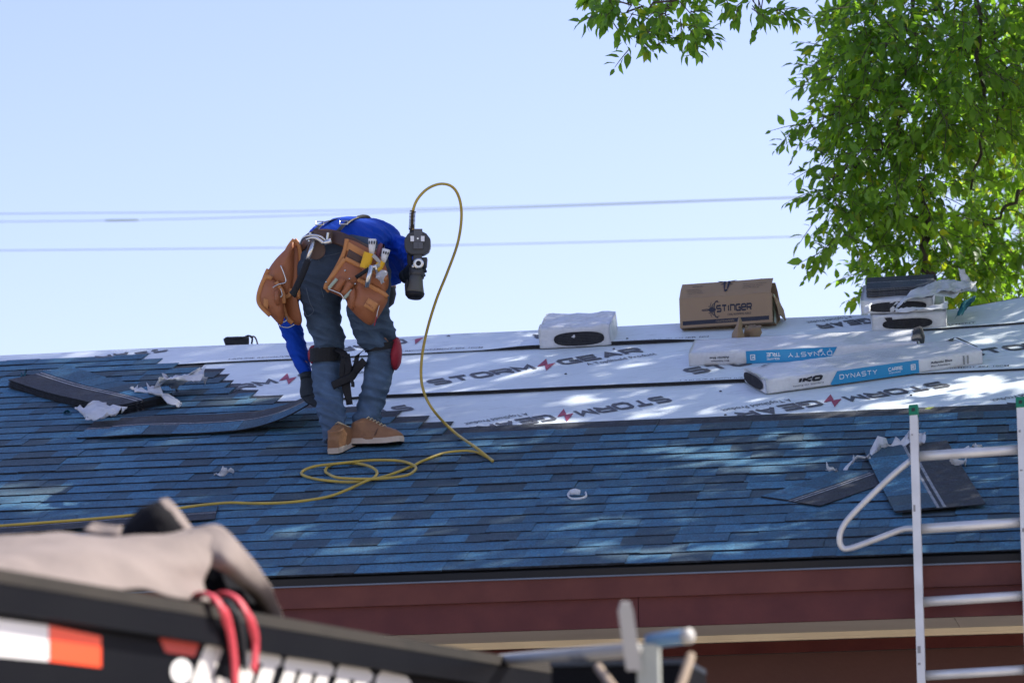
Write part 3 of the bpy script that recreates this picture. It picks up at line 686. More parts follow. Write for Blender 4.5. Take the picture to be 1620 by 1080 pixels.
# bundles lying over the ridge
def over_ridge(o, ay, off):
    def f(q, p):
        w = q - RO; s = w @ UD; h = w @ ND; e = w @ ED
        if s <= SRIDGE - .02: return q
        t = s - SRIDGE + .02; a = min(t / .12, 1) * 2 * THETA; return R(e, SRIDGE - .02, h) + (UD * math.cos(a * .6) - ND * math.sin(a * .6)) * t
    return f
def end_bundle(label, A, B, T, h0, seed, ln=.62, ow=.62, oh=.6, ox=0., oy=0.):
    root, o, ax, ay, L = bundle(label, A, B, ln, T, h0, (18, 26, 6), .009, seed, over_ridge(None, None, 0))
    fe = plane_place(o + ND * T * (.47 + oy) + ax * L * (.5 + ox) - ay * .0072, ax, ND, 0)
    q = MB(); oval(q, fe, L * ow, T * oh); w_ = q.build('open_end', M_dark, root)
    q = MB()
    for j in range(7): q.add([fe(L * ow * a, T * oh * (-.36 + .11 * j + b), 1) for a, b in ((-.42, 0), (.42, 0), (.42, .04), (-.42, .04))], [(0, 1, 2, 3)])
    q.build('shingle_edges', M_grain, root)
    return root, o, ax, ay, L
end_bundle('white wrapped bundle alone on the ridge with a dark oval opening', px(854, 558), px(968, 552), .118, .022, 7., .40, .70, .68, .06, -.05)
r1 = end_bundle('lowest wrapped bundle of the torn stack on the ridge', px(1379, 531), px(1499, 524), .092, .020, 9., .62, .66, .62, -.02, -.04)
r2 = end_bundle('middle wrapped bundle of the torn stack on the ridge', px(1364, 530), px(1480, 524), .080, .116, 12., .6, .80, .72, -.0, 0)
q = MB(); fe = plane_place(r1[1] - r1[3] * .0075 + ND * .05, r1[2], ND); q.add([fe(r1[4] * a, b) for a, b in ((.18, .03), (.28, .03), (.29, .005), (.24, -.01))], [(0, 3, 2, 1)]); q.build('torn_patch', M_black, r1[0])
# open shingles on top of that stack
def bent_shingle(name, parent, M, length=SL, zf=None, seed=0, sc=1.0, cols=None, edge=(.012, .013, .016)):
    tones = cols or TONES
    """a loose shingle in short slabs so that it can curl: zf(x, y) lifts it"""
    r = random.Random(seed); V = []; Fc = []; C_ = []; zf = zf or (lambda x, y: 0)
    def slab(x0, x1, y0, y1, z0, t, col):
        k = max(1, int((x1 - x0) / .045)); n0 = len(V)
        for i in range(k + 1):
            x = x0 + (x1 - x0) * i / k
            for y, z in ((y0, z0), (y0, z0 + t), (y1, z0 + t), (y1, z0)): V.append((x * sc, y * sc, z + zf(x, y)))
        for i in range(k):
            a = n0 + i * 4; b = a + 4
            Fc.extend([(a + 1, b + 1, b + 2, a + 2), (a, b, b + 1, a + 1), (a + 2, b + 2, b + 3, a + 3), (a + 3, b + 3, b, a)]); C_.extend([col, edge, edge, edge])
        Fc.extend([(n0, n0 + 1, n0 + 2, n0 + 3), (len(V) - 1, len(V) - 2, len(V) - 3, len(V) - 4)]); C_.extend([(.012, .013, .016)] * 2)
    slab(0, length, .004, HH, 0, .004, (.040, .043, .05)); x = .002
    while x < length - .004:
        wd = r.choice((.13, .16, .19, .22)); 
        if length - x - wd < .09: wd = length - .002 - x
        c = np.array(r.choice(tones)) * r.uniform(.85, 1.12); slab(x + .0007, x + wd - .0007, 0, EXP + .012, .0042, .0035 + r.choice((0, .001, .0016)), tuple(c)); x += wd
    slab(.003, length - .003, EXP + .0125, EXP + .025, .0042, .0012, (.38, .39, .41)); slab(.003, length - .003, EXP + .038, EXP + .050, .0042, .0011, (.34, .35, .37))
    me = bpy.data.meshes.new(name); me.from_pydata(V, [], Fc); a = me.attributes.new('col', 'FLOAT_COLOR', 'FACE'); a.data.foreach_set('color', np.array([(*c, 1) for c in C_], np.float32).ravel())
    me.materials.append(M_shingle); me.update(); o = obj(name, me, parent)
    if parent is not None: o.matrix_local = Matrix.Translation(parent.location).inverted() @ M
    else: o.matrix_world = M
    return o
def align(A, B):
    A, B = np.array(A), np.array(B); return A, math.atan2(*(B - A)[::-1]), np.linalg.norm(B - A)
A, ang, L = align(px(1374, 527), px(1484, 521))
st = empty('open_shingle_stack', 'unwrapped blue-grey shingles on top of the torn stack', 'shingles', R(A[0], A[1], .2))
for k in range(5): bent_shingle('shingle', st, frame(A[0] + .004 * (k % 2), A[1] + .02 - .003 * k, .202 + .0095 * k + (.004 if k > 2 else 0), ang), L * (1 - .02 * (k % 3)), lambda x, y: 0, 70 + k, 1.0, [(.07, .085, .105), (.06, .075, .095), (.085, .1, .12)], (.11, .12, .135))
def pk(x, y, z): return P(x, y, z)
zr = 18.98
scrap('torn_wrap', 'large crumpled sheet of white wrap over the torn stack on the ridge', 'plastic wrap', [[pk(1412, 492, zr - .12), pk(1425, 478, zr - .12), pk(1460, 472, zr - .08), pk(1490, 468, zr), pk(1512, 470, zr + .05)], [pk(1416, 486, zr - .05), pk(1440, 465, zr), pk(1470, 458, zr + .02), pk(1505, 462, zr + .1), pk(1528, 458, zr + .12)], [pk(1432, 474, zr + .08), pk(1465, 452, zr + .12), pk(1488, 443, zr + .16), pk(1510, 450, zr + .2), pk(1540, 447, zr + .22)], [pk(1450, 466, zr + .25), pk(1475, 456, zr + .28), pk(1495, 455, zr + .3), pk(1520, 462, zr + .32), pk(1544, 462, zr + .34)]], M_plast, group='torn wrap on the stack', nu=21, nv=20, amp=.016, fr=11)
scrap('torn_wrap', 'flap of white wrap hanging down the end of the torn stack', 'plastic wrap', [[pk(1414, 490, zr - .14), pk(1440, 488, zr - .15), pk(1470, 487, zr - .14), pk(1498, 478, zr - .1)], [pk(1416, 496, zr - .15), pk(1445, 492, zr - .17), pk(1478, 489, zr - .16), pk(1500, 488, zr - .12)]], M_plast, group='torn wrap on the stack', nu=6, nv=18, amp=.01, fr=16)
scrap('torn_wrap', 'wisp of white wrap sticking up from the torn stack against the leaves', 'plastic wrap', [[pk(1516, 426, zr + .2), pk(1520, 440, zr + .2), pk(1522, 456, zr + .2)], [pk(1524, 428, zr + .18), pk(1530, 442, zr + .18), pk(1536, 458, zr + .2)], [pk(1527, 440, zr + .2), pk(1540, 446, zr + .22), pk(1546, 462, zr + .24)]], M_plast, group='torn wrap on the stack', nu=8, nv=10, amp=.016, fr=14)
scrap('teal_wrap', 'dark teal crumpled wrap tucked behind the torn stack on the ridge', 'plastic wrap', [[pk(1508, 505, zr + .12), pk(1516, 492, zr + .12), pk(1522, 478, zr + .14)], [pk(1518, 500, zr + .1), pk(1524, 486, zr + .12), pk(1536, 472, zr + .16)], [pk(1526, 494, zr + .2), pk(1534, 482, zr + .2), pk(1545, 468, zr + .24)]], M_teal, nu=8, nv=10, amp=.014, fr=14)
scrap('torn_wrap', 'thin sheet of white wrap trailing across the top of the torn stack', 'plastic wrap', [[pk(1440, 474, zr - .02), pk(1466, 468, zr), pk(1496, 462, zr + .02), pk(1536, 458, zr + .1)], [pk(1448, 462, zr + .1), pk(1474, 449, zr + .14), pk(1502, 447, zr + .16), pk(1542, 446, zr + .2)]], M_plast, group='torn wrap on the stack', nu=10, nv=24, amp=.016, fr=13)
scrap('torn_wrap', 'scrap of white wrap at the left end of the torn stack', 'plastic wrap', [[pk(1366, 498, zr - .1), pk(1368, 488, zr - .08), pk(1376, 481, zr - .05)], [pk(1374, 494, zr - .12), pk(1378, 488, zr - .1), pk(1380, 482, zr - .05)]], M_plast, group='torn wrap on the stack', nu=6, nv=8, amp=.008, fr=20)

# ------------------------------------------------------------------ cardboard carton of nails on the ridge
M_card = mat('brown cardboard', (.335, .235, .15), .8, var=.35, scale=6, col2=(.27, .185, .115), bump=.15, bscale=30, spec=.2)
M_card2 = mat('cardboard inside', (.25, .17, .11), .85)
M_navy = mat('navy ink', (.02, .023, .04), .6, var=.3, scale=20, col2=(.05, .05, .06))
A = pk(1076, 519, 19.50); B = pk(1222, 509, 19.37)
cx = nrm(B - A); Lc = np.linalg.norm(B - A); cx = nrm(cx); cy = nrm(HB - cx * (HB @ cx)); cz = np.cross(cx, cy); CH = .168; CD = .27
bx = empty('cardboard_box', 'brown cardboard carton with scorpion logo reading STINGER standing on the ridge', 'box', A)
th = .004
q = MB()
q.box(A, cx * Lc, cy * th, cz * CH); w1 = q.build('front_panel', M_card, bx)
MB().box(A + cy * (CD - th), cx * Lc, cy * th, cz * CH).build('back_panel', M_card, bx)
for x in (0, Lc - th): MB().box(A + cx * x + cy * (th + .0005), cx * th, cy * (CD - 2 * th - .001), cz * CH).build('end_panel', M_card, bx)
MB().box(A + cy * (th + .001) + cx * (th + .001), cx * (Lc - 2 * th - .002), cy * (CD - 2 * th - .002), cz * th).build('bottom_panel', M_card2, bx)
def flap(o, ax, up, name, m=M_card):                    # slightly bowed flap
    V = []; nn = nrm(np.cross(ax, up))
    for t in (0, 1):
        for i in range(9):
            for j in range(5):
                a, b = i / 8, j / 4
                V.append(o + ax * (a + (.004 * b * (i in (0, 8)))) + up * b + nn * (.006 * math.sin(b * 3) + .004 * nz(a * 4, b * 3, 2) - t * th))
    f1 = grid_faces(9, 5); f2_ = [tuple(45 + k for k in reversed(q_)) for q_ in f1]
    rim = [i * 5 for i in range(9)] + [40 + j for j in range(1, 5)] + [i * 5 + 4 for i in range(7, -1, -1)] + [j for j in range(3, 0, -1)]
    f3 = [(rim[k], rim[(k + 1) % len(rim)], rim[(k + 1) % len(rim)] + 45, rim[k] + 45) for k in range(len(rim))]
    return MB().add(V, f1 + f2_ + f3).build(name, m, bx)
FL = cz * .100 + cy * .095
fl = flap(A + cz * (CH + .001), cx * Lc * .992, FL, 'front_flap')
flap(A + cz * (CH + .001) + cy * CD + cx * Lc, -cx * Lc * .96, cz * .085 - cy * .11, 'back_flap')
flap(A + cz * (CH - .001) + cx * (Lc + .001) + cy * (CD - .02), -cy * (CD - .05), -cz * .12 + cx * .035, 'end_flap')
fp = plane_place(A - cy * .0008, cx, cz, 0.)
def scorp(mb, f, sx, sy, x0, y0):
    """scorpion seen from above, tail to the left, claws to the right"""
    g = lambda x, y, k=0: f(x0 + x * sx, y0 + y * sy, k)
    def el(cx_, cy_, rx, ry, k=0, n=14): mb.add([g(cx_ + rx * math.cos(a), cy_ + ry * math.sin(a), k) for a in np.linspace(0, 2 * math.pi, n + 1)[:-1]], [tuple(range(n))])
    def ln(pts, w0, w1, k=1):
        p = spline([(*q_, 0) for q_ in pts], 5)[:, :2]; n = len(p); L_, R_ = [], []
        for i in range(n):
            d = nrm(p[min(i + 1, n - 1)] - p[max(i - 1, 0)]); nn = np.array([-d[1], d[0]]); w = w0 + (w1 - w0) * i / (n - 1)
            L_.append(g(*(p[i] + nn * w), k)); R_.append(g(*(p[i] - nn * w), k))
        mb.add(L_ + R_, [(i, i + n, i + 1 + n, i + 1) for i in range(n - 1)])
    el(.12, 0, .34, .26); el(.42, 0, .2, .2, 1)
    ln([(-.2, .06), (-.5, .07), (-.8, .05), (-.98, .0)], .05, .03); ln([(-.2, -.06), (-.5, -.07), (-.8, -.06), (-.98, 0)], .05, .03)
    for sg in (1, -1):
        ln([(.05, .2 * sg), (-.1, .42 * sg), (-.2, .32 * sg)], .045, .02); ln([(.15, .22 * sg), (.05, .6 * sg), (.16, .86 * sg)], .045, .02)
        ln([(.3, .2 * sg), (.26, .52 * sg), (.42, .7 * sg)], .05, .03); ln([(.42, .16 * sg), (.48, .6 * sg), (.6, .85 * sg), (.86, .98 * sg)], .055, .07); ln([(.7, .92 * sg), (.9, .8 * sg), (1.02, .82 * sg)], .05, .015)
q = MB(); scorp(q, fp, .052, .050, Lc * .335, CH * .56); q.build('scorpion_logo', M_navy, bx)
q = MB(); letter_mb(q, 'STInGeR', fp, CH * .26, Lc * .405, CH * .45, Lc * .375, w=.95, gap=.30, t=.25); q.build('box_lettering', M_navy, bx)
q = MB(); text_mb(q, 'COIL ROOFING NAILS', fp, CH * .10, Lc * .52, CH * .325, Lc * .255, bold=.02); q.build('box_lettering', M_navy, bx)
q = MB(); q.add([fp(Lc * a, CH * b) for a, b in ((.03, .085), (.965, .085), (.965, .225), (.03, .225))], [(0, 1, 2, 3)]); q.build('printed_stripe', M_navy, bx)
fq = plane_place(A - cy * .0016, cx, cz, 0.); q = MB(); text_mb(q, 'COLLATED FASTENERS', fq, CH * .075, Lc * .39, CH * .125, Lc * .2, bold=.01); q.build('stripe_print', mat('kraft ink', (.32, .23, .15), .8), bx)
fln = nrm(np.cross(cx, FL)); fo = plane_place(A + cz * (CH + .001) + fln * .0095, cx, nrm(FL), 0.); FH = np.linalg.norm(FL)
q = MB(); gg = lambda x, y, k=0: fo(Lc * .5 + y * .035, FH * .62 + x * .075 + .03, k)
def tail(mb):
    for sg in (1, -1):
        mb.add([fo(Lc * .5 + sg * a, FH * b) for a, b in ((.006, .93), (.022, .93), (.018, .72), (.014, .5), (.010, .36), (.006, .42))], [(0, 1, 2, 3, 4, 5)] if sg > 0 else [(5, 4, 3, 2, 1, 0)])
        mb.add([fo(Lc * .5 + sg * a, FH * b) for a, b in ((.02, .93), (.055, .97), (.055, .94), (.03, .88))], [(0, 1, 2, 3)]); mb.add([fo(Lc * .5 + sg * a, FH * b) for a, b in ((.018, .8), (.034, .72), (.036, .69), (.016, .74))], [(0, 1, 2, 3)])
    mb.add([fo(Lc * .5 + a, FH * b) for a, b in ((-.010, .37), (.010, .37), (.009, .26), (0, .2), (-.009, .26))], [(0, 1, 2, 3, 4)])
tail(q); q.build('scorpion_tail', M_navy, bx)
q = MB(); text_mb(q, 'NATIONAL NAIL', fo, .014, Lc * .13, FH * .66, Lc * .11, bold=.01)
for k, t in enumerate(('AVERTISSEMENT', 'SAFETY GLASSES REQUIRED', 'READ TOOL MANUAL')): text_mb(q, t, fo, .010, Lc * .06 + .01 * k, FH * (.46 - .13 * k), Lc * .16)
for k, t in enumerate(('FITS MOST WIRE COIL ROOFING NAILERS', 'GALVANIZED STEEL 7200 NAILS', 'SMOOTH SHANK')): text_mb(q, t, fo, .010, Lc * .68, FH * (.62 - .13 * k), Lc * (.26 - .04 * k))
q.build('flap_print', M_navy, bx)
V, Fc = patch([[A + cx * (Lc + .006) + cz * CH * a + cy * b for b in (.03, .09)] for a in (.02, .5, 1.0)], 6, 4, .002, 20); mesh('packing_tape', V, Fc, mat('greenish tape', (.30, .36, .24), .3, spec=.6), bx, smooth=True)
# crumpled kraft paper in front of it
scrap('kraft_paper', 'crumpled brown kraft paper standing in a peak before the carton', 'paper', [[rp(1150, 541, .02), rp(1166, 542, .02), rp(1182, 541, .02)], [rp(1156, 538, .055), rp(1168, 540, .07), rp(1178, 538, .06)], [pk(1166, 503, 19.0), pk(1168, 501, 19.0), pk(1171, 504, 19.02)]], M_card, group='brown paper', nu=12, nv=10, amp=.010, fr=13)
scrap('kraft_paper', 'smaller folded brown paper lump beside the peaked paper', 'paper', [[rp(1176, 541, .02), rp(1190, 541, .02), rp(1204, 539, .02)], [pk(1180, 520, 19.05), pk(1192, 523, 19.0), pk(1205, 522, 19.05)], [pk(1178, 519, 19.2), pk(1192, 518, 19.2), pk(1203, 519, 19.2)]], M_card, group='brown paper', nu=10, nv=10, amp=.014, fr=16)

# ------------------------------------------------------------------ opened bundle at the left and its torn wrap
A, ang, L = align(px(22, 624), px(182, 670)); s2 = 1.18
st = empty('open_shingle_stack', 'thick open pile of dark shingles lying askew on the left of the roof', 'shingles', R(A[0], A[1], .02))
B2 = px(276, 646)
wv = np.array(B2) - np.array(px(182, 670)); wl = np.linalg.norm(wv)
for k in range(7):
    jx, jy = rng.normal(0, .003), rng.normal(0, .004)
    # headlap faces the camera: local y points away from the long visible edge
    M = frame(A[0] + jx + (wv[0]), A[1] + jy + wv[1], .020 + .0092 * k, ang) @ Matrix.Rotation(math.pi, 4, 'Z') @ Matrix.Translation((-L, 0, 0))
    bent_shingle('shingle', st, M, L, lambda x, y: .006 * math.sin(x * 5 + 1), 200 + k, wl / HH if False else 1.0).scale = (1, wl / HH, 1)
scrap('wrap_scrap', 'folded white wrap scrap with torn edges on the near corner of the left pile', 'plastic wrap', [[rp(118, 648, .10), rp(140, 641, .115), rp(170, 642, .11), rp(200, 645, .10)], [rp(124, 657, .08), rp(148, 652, .10), rp(172, 650, .105), rp(192, 652, .10)], [rp(146, 667, .06), rp(158, 665, .075), rp(172, 664, .075), rp(180, 662, .07)]], M_plast, nu=14, nv=18, amp=.014, fr=12, jag=.5)
scrap('wrap_scrap', 'twisted sheet of white wrap blowing up behind the left pile', 'plastic wrap', [[rp(236, 618, .07), rp(262, 614, .06), rp(280, 616, .05)], [rp(248, 612, .14), rp(272, 600, .16), rp(300, 606, .10)], [pk(262, 607, 18.9), pk(290, 594, 19.0), pk(320, 604, 18.9)], [pk(278, 600, 18.95), pk(312, 588, 19.05), pk(326, 604, 18.95)]], M_plast, nu=18, nv=14, amp=.016, fr=11, jag=.6)
scrap('wrap_scrap', 'narrow white strip of wrap along the right end of the left pile', 'plastic wrap', [[rp(206, 617, .09), rp(228, 622, .09), rp(252, 630, .08), rp(270, 640, .06), rp(286, 648, .02)], [rp(212, 614, .09), rp(234, 616, .10), rp(258, 622, .09), rp(280, 632, .06), rp(288, 640, .03)]], M_plast, nu=8, nv=22, amp=.012, fr=14, jag=.4)
scrap('wrap_scrap', 'small teal curl of wrap by the left pile', 'plastic wrap', [[rp(98, 654, .04), rp(104, 650, .05), rp(112, 654, .04)], [rp(100, 656, .02), rp(106, 653, .03), rp(113, 658, .02)]], M_teal, nu=5, nv=8, amp=.008, fr=20)
# ------------------------------------------------------------------ loose shingles
def loose(label, A, ang, length, zf, h, seed, sy=1.0, group=None):
    o = bent_shingle('loose_shingle', None, frame(A[0], A[1], h, ang), length, zf, seed); o.scale = (1, sy, 1)
    return tag(o, label, 'shingle', group)
A, ang, L = align(px(160, 706), px(500, 690))
loose('long loose shingle curling up into the gloved hand', A, ang, L, lambda x, y: .27 * max(0, (x / L - .62) / .38) ** 2.0 * .52 + .004 * math.sin(x * 9), .044, 301, 1.28)
A, ang, L = align(px(122, 704), px(330, 694))
loose('short end of a loose shingle showing under the long curling one', A, ang, L, None, .034, 302, 1.1)
A, ang, L = align(px(1312, 803), px(1202, 794))
def loose_quad(label, c0, c1, c2, h, seed, sgn):
    """c0->c1 = long headlap edge, c0->c2 = short edge (roof points)"""
    c0, c1, c2 = map(np.array, (c0, c1, c2)); d = c1 - c0; L = np.linalg.norm(d); a = math.atan2(d[1], d[0]); w = np.linalg.norm(c2 - c0)
    c = c0 + (c2 - c0)
    # local y runs from the exposed edge (at c2) to the headlap edge (at c0)
    M = frame(c[0], c[1], h, a)
    y = np.array([-math.sin(a), math.cos(a)]); flip = (c0 - c2) @ y < 0
    if flip: M = frame(*(c1 + (c2 - c0)), h, a + math.pi)
    o = bent_shingle('loose_shingle', None, M, L, lambda x, yy: .006 * math.sin(3 * x + seed) + .006 * (yy / HH), seed); o.scale = (1, w / HH, 1)
    return tag(o, label, 'shingle')
loose_quad('loose shingle with double white lines lying up the slope behind the ladder', px(1561, 814), px(1500, 712), px(1416, 824), .034, 311, 1)
loose_quad('loose shingle lying slantwise to the left of the ladder, its tip towards the eave', px(1312, 803), px(1440, 757), px(1204, 794), .022, 312, 1)
loose_quad('dark loose shingle strip along the left edge under the yellow hose', px(-60, 862), px(312, 831), px(-20, 838), .026, 313, 1)
scrap('wrap_scrap', 'long ragged strip of white wrap under the ladder shingles', 'plastic wrap', [[rp(1308, 749, .03), rp(1340, 738, .03), rp(1375, 724, .035), rp(1405, 708, .04), rp(1430, 706, .04), rp(1468, 707, .03)], [rp(1312, 745, .04), rp(1342, 733, .04), rp(1378, 717, .05), rp(1410, 700, .06), rp(1436, 698, .06), rp(1462, 700, .04)]], M_plast, nu=8, nv=30, amp=.016, fr=13, jag=.7)
for t, c in (('small white scrap of wrap behind the top ladder rung', (1540, 712)), ('small white scrap of wrap just below the top ladder rung', (1516, 736)), ('white torn scrap lying on the shingles below the curling shingle', (354, 751)), ('tiny teal scrap on the shingles at the far left', (37, 597))):
    x, y = c; w = 16 if x != 37 else 4
    scrap('wrap_scrap', t, 'plastic wrap', [[rp(x - w, y + 3, .02), rp(x, y + 1, .03), rp(x + w, y - 2, .02)], [rp(x - w, y, .025), rp(x, y - 4, .05), rp(x + w, y - 4, .03)]], M_plast if x != 37 else M_teal, nu=5, nv=10, amp=.012, fr=22, jag=.5)
# plastic coil strip ring, leaves
V, Fc = loft(spline([rp(902 + 0, 779, .03), rp(899, 785, .02), rp(906, 790, .02), rp(918, 790, .02), rp(927, 786, .02), rp(926, 780, .02)], 5), .012, 8, flat=.35)
V2, F2 = loft(spline([rp(902, 779, .03), rp(909, 777, .04), rp(917, 779, .03)], 5), .014, 8, flat=.4)
tag(MB().add(V, Fc).add(V2, F2).build('plastic_strip', M_plast, smooth=True), 'white curled C-shaped plastic strip on the blue shingles below the hose', 'plastic strip')
def fallen_leaf(label, x, y, col):
    c = rp(x, y, .018); a = nrm(ED + UD * .3); b = np.cross(ND, a)
    o = MB().add([c - a * .025, c + b * .02 + ND * .004, c + a * .03 + ND * .006, c - b * .02 + ND * .002, c], [(0, 4, 1), (1, 4, 2), (2, 4, 3), (3, 4, 0)]).build('fallen_leaf', mat('leaf %d' % x, col, .7)); tag(o, label, 'leaf')
fallen_leaf('brown fallen leaf on the shingles below the left pile', 108, 706, (.38, .17, .07)); fallen_leaf('green fallen leaf on the white sheet right of the ladder rail', 1470, 646, (.25, .3, .06)); fallen_leaf('tiny yellow leaf on the shingles just above the eave', 844, 880, (.6, .5, .05))
# black tool roll on the ridge
tr = empty('tool_roll', 'black rolled pouch with a strap and hose end lying on the ridge', 'pouch', rp(382, 549))
M_cloth = mat('black webbing', (.012, .013, .016), .7, bump=.4, bscale=80)
zt = px(382, 549); zt = proj(R(*zt))[2] + .1
MB().tube([pk(355, 541, zt), pk(358, 540, zt), pk(392, 539, zt), pk(394, 539, zt)], [.02, .028, .028, .022], 14).build('roll', M_cloth, tr, True)
V, Fc = patch([[pk(362, 534, zt - .02), pk(376, 536, zt - .03), pk(390, 535, zt - .02)], [pk(360, 533, zt + .02), pk(376, 534, zt + .02), pk(392, 534, zt + .02)]], 6, 8, .006, 20); mesh('flap', V, Fc, M_cloth, tr, smooth=True)
MB().tube(spline([pk(382, 538, zt), pk(388, 533, zt), pk(393, 531, zt), pk(399, 534, zt), pk(398, 544, zt)], 5), .006, 6).build('strap', M_cloth, tr, True)
MB().tube(spline([pk(396, 534, zt), pk(401, 532, zt), pk(405, 536, zt), pk(408, 546, zt)], 5), .005, 6).build('hose_end', mat('brown hose', (.12, .09, .07), .6), tr, True)

# ------------------------------------------------------------------ air hose
M_hose = mat('yellow hose', (.52, .37, .055), .45, var=.6, scale=9, col2=(.27, .21, .07), spec=.4)
ZG = 17.25                                            # depth of the nail gun
air = [(651, 364, 0), (652, 352, 0), (653, 335, 0), (660, 316, 0), (676, 299, .02), (697, 291, .05), (716, 296, .08), (727, 315, .1), (730, 345, .12), (724, 385, .14), (708, 430, .15), (690, 475, .16), (675, 525, .17), (667, 570, .17), (668, 610, .15), (683, 645, .1)]
pts = [pk(a, b, ZG + c) for a, b, c in air] + [pk(716, 681, 17.40), rp(752, 707, .06), rp(772, 723, .036), rp(779, 729, .034)]
flo = [(778, 727), (768, 721), (760, 717), (748, 714), (733, 713), (701, 717), (668, 729), (650, 738), (606, 754), (560, 762), (510, 759), (481, 752), (479, 745), (500, 737), (543, 732), (584, 728), (625, 728), (646, 732), (657, 738), (656, 744), (641, 752), (597, 757), (540, 756), (519, 749), (515, 742), (527, 734), (554, 732), (581, 736), (596, 745), (592, 755), (576, 762), (548, 775), (516, 786), (461, 794), (407, 796), (360, 795), (300, 801), (230, 812), (150, 820), (60, 827), (-40, 834), (-160, 842)]
pts += [rp(a, b, .034 + .013 * (23 > i > 12) + .010 * (i > 26) * (i < 33) + .03 * (i > 35)) for i, (a, b) in enumerate(flo)]
ho = MB().tube(spline(pts, 7), .0072, 8).build('air_hose', M_hose, smooth=True); tag(ho, 'yellow air hose arching from the nail gun and coiled on the shingles', 'hose')
V = spline([pk(a, b, ZG + c) for a, b, c in air[:4]], 8); q = MB()
for i in range(2, 17): q.tube([V[i], V[i] * .4 + V[i + 1] * .6], .0155, 8)
q.tube([V[0], V[2]], .014, 8); sp = q.build('spring_guard', M_cloth); sp.parent = ho

# ------------------------------------------------------------------ overhead wires
M_wire = mat('grey cable', (.32, .42, .42), .6)
for lab, pp in (('uppermost thin overhead wire crossing the sky', [(-400, 341, 48), (0, 338, 48), (640, 331, 48), (1280, 311, 48), (2000, 282, 48)]), ('overhead wire running just beneath the uppermost one', [(-400, 352, 50), (0, 350.5, 50), (300, 346, 50), (760, 331, 50), (1280, 312, 50), (2000, 285, 50)]), ('lowest overhead wire crossing the sky', [(-400, 399, 46), (0, 396, 46), (640, 389, 46), (1270, 374, 46), (2000, 352, 46)])):
    w = empty('overhead_wire', lab, 'wire', pk(0, 340, 48), 'overhead wires')
    MB().tube(spline([pk(*c) for c in pp], 8), .0075, 6).build('cable', M_wire, w, True)
    if 'beneath' in lab: MB().tube([pk(165, 349, 50), pk(172, 348.6, 50), pk(215, 348, 50), pk(224, 347.8, 50)], [.008, .018, .018, .008], 8).build('splice', M_wire, w, True)

# ------------------------------------------------------------------ ladder
M_alu = mat('pale aluminium', (.60, .61, .61), .38, var=.5, scale=10, col2=(.42, .42, .41), metal=.35, spec=.5, bump=.05)
M_green = mat('green cap', (.0, .16, .085), .5)
LT1, LB1 = pk(1445.5, 646, 14.62), pk(1458, 1080, 14.40); LT2, LB2 = pk(1614.5, 634, 14.55), pk(1629, 1080, 14.33)
def toground(a, b): return a + (b - a) * ((a[2]) / (a[2] - b[2]))
la = empty('extension_ladder', 'pale aluminium ladder with green end caps leaning on the eave', 'ladder', (toground(LT1, LB1) + toground(LT2, LB2)) / 2)
lx = nrm(LT2 - LT1); ldn = nrm(LB1 - LT1); ln_ = np.cross(lx, ldn)
for T_, B_ in ((LT1, LB1), (LT2, LB2)):
    g_ = toground(T_, B_); w, d = .034, .07; dn = g_ - T_
    q = MB(); q.box(T_ - lx * w / 2 - ln_ * d / 2, lx * w, ln_ * .004, dn); q.box(T_ - lx * w / 2 + ln_ * (d / 2 - .004), lx * w, ln_ * .004, dn); q.box(T_ - lx * .002 - ln_ * (d / 2 - .0042), lx * .004, ln_ * (d - .0084), dn)
    q.build('rail', M_alu, la)
    q = MB(); q.box(T_ - lx * (w / 2 + .003) - ln_ * (d / 2 + .004) - ldn * .012, lx * (w + .006), ln_ * (d + .008), ldn * .046); cp = q.build('end_cap', M_green, la)
    m_ = cp.modifiers.new('b', 'BEVEL'); m_.width = .004; m_.segments = 2
    MB().box(T_ - lx * .007 + (-ln_ if ln_[1] > 0 else ln_) * (d / 2 + .0045) + ldn * .004, lx * .014, (-ln_ if ln_[1] > 0 else ln_) * .001, ldn * .014).build('cap_slot', M_black, la)
rl = np.linalg.norm(toground(LT1, LB1) - LT1); k = 0; d0 = (723 - 646) / (1080 - 646) * np.linalg.norm(LB1 - LT1)
while d0 + k * .3115 < rl - .15:
    a = LT1 + ldn * (d0 + k * .3115) + lx * .003; b = a + lx * (np.linalg.norm(LT2 - LT1) - .006)
    q = MB().tube([a, b], .0215, 14); q.build('rung', M_alu, la, True); k += 1
q0 = (-ln_ if ln_[1] > 0 else ln_)
for T_, xs in ((LT1, (.115, .42, 1.02, 1.09)), (LT2, (.13, .3, .55))):
    for d_ in xs: MB().box(T_ + ldn * d_ - lx * .012 + q0 * .0352, lx * (.014 + .006 * math.sin(d_ * 40)), q0 * .0006, ldn * (.018 + .012 * math.cos(d_ * 31))).build('scuff_mark', mat('dirty scuff', (.22, .22, .22), .7), la)
for j in range(k):
    for T_, sg in ((LT1, 1), (LT2, -1)):
        c = T_ + ldn * (d0 + j * .3115) + lx * .003 * sg; V, Fc = loft([c, c + lx * sg * .010], [.030, .027], 14); mesh('rung_collar', V, Fc, M_alu, la)
arm = spline([pk(1441, 728, 14.60), pk(1405, 758, 14.62), pk(1350, 812, 14.66), pk(1333, 834, 14.67), pk(1328, 852, 14.67), pk(1332, 865, 14.67), pk(1345, 867, 14.66), pk(1390, 851, 14.62), pk(1428, 837, 14.6), pk(1446, 836, 14.58)], 6)
MB().tube(arm, .0135, 10).build('standoff_arm', M_alu, la, True)
rm = [v + lx * .0 for v in arm]
mir = []
for v in arm:
    d = (v - (LT1 + LT2) / 2) @ lx; mir.append(v - lx * 2 * d)
MB().tube(mir, .0135, 10).build('standoff_arm', M_alu, la, True)

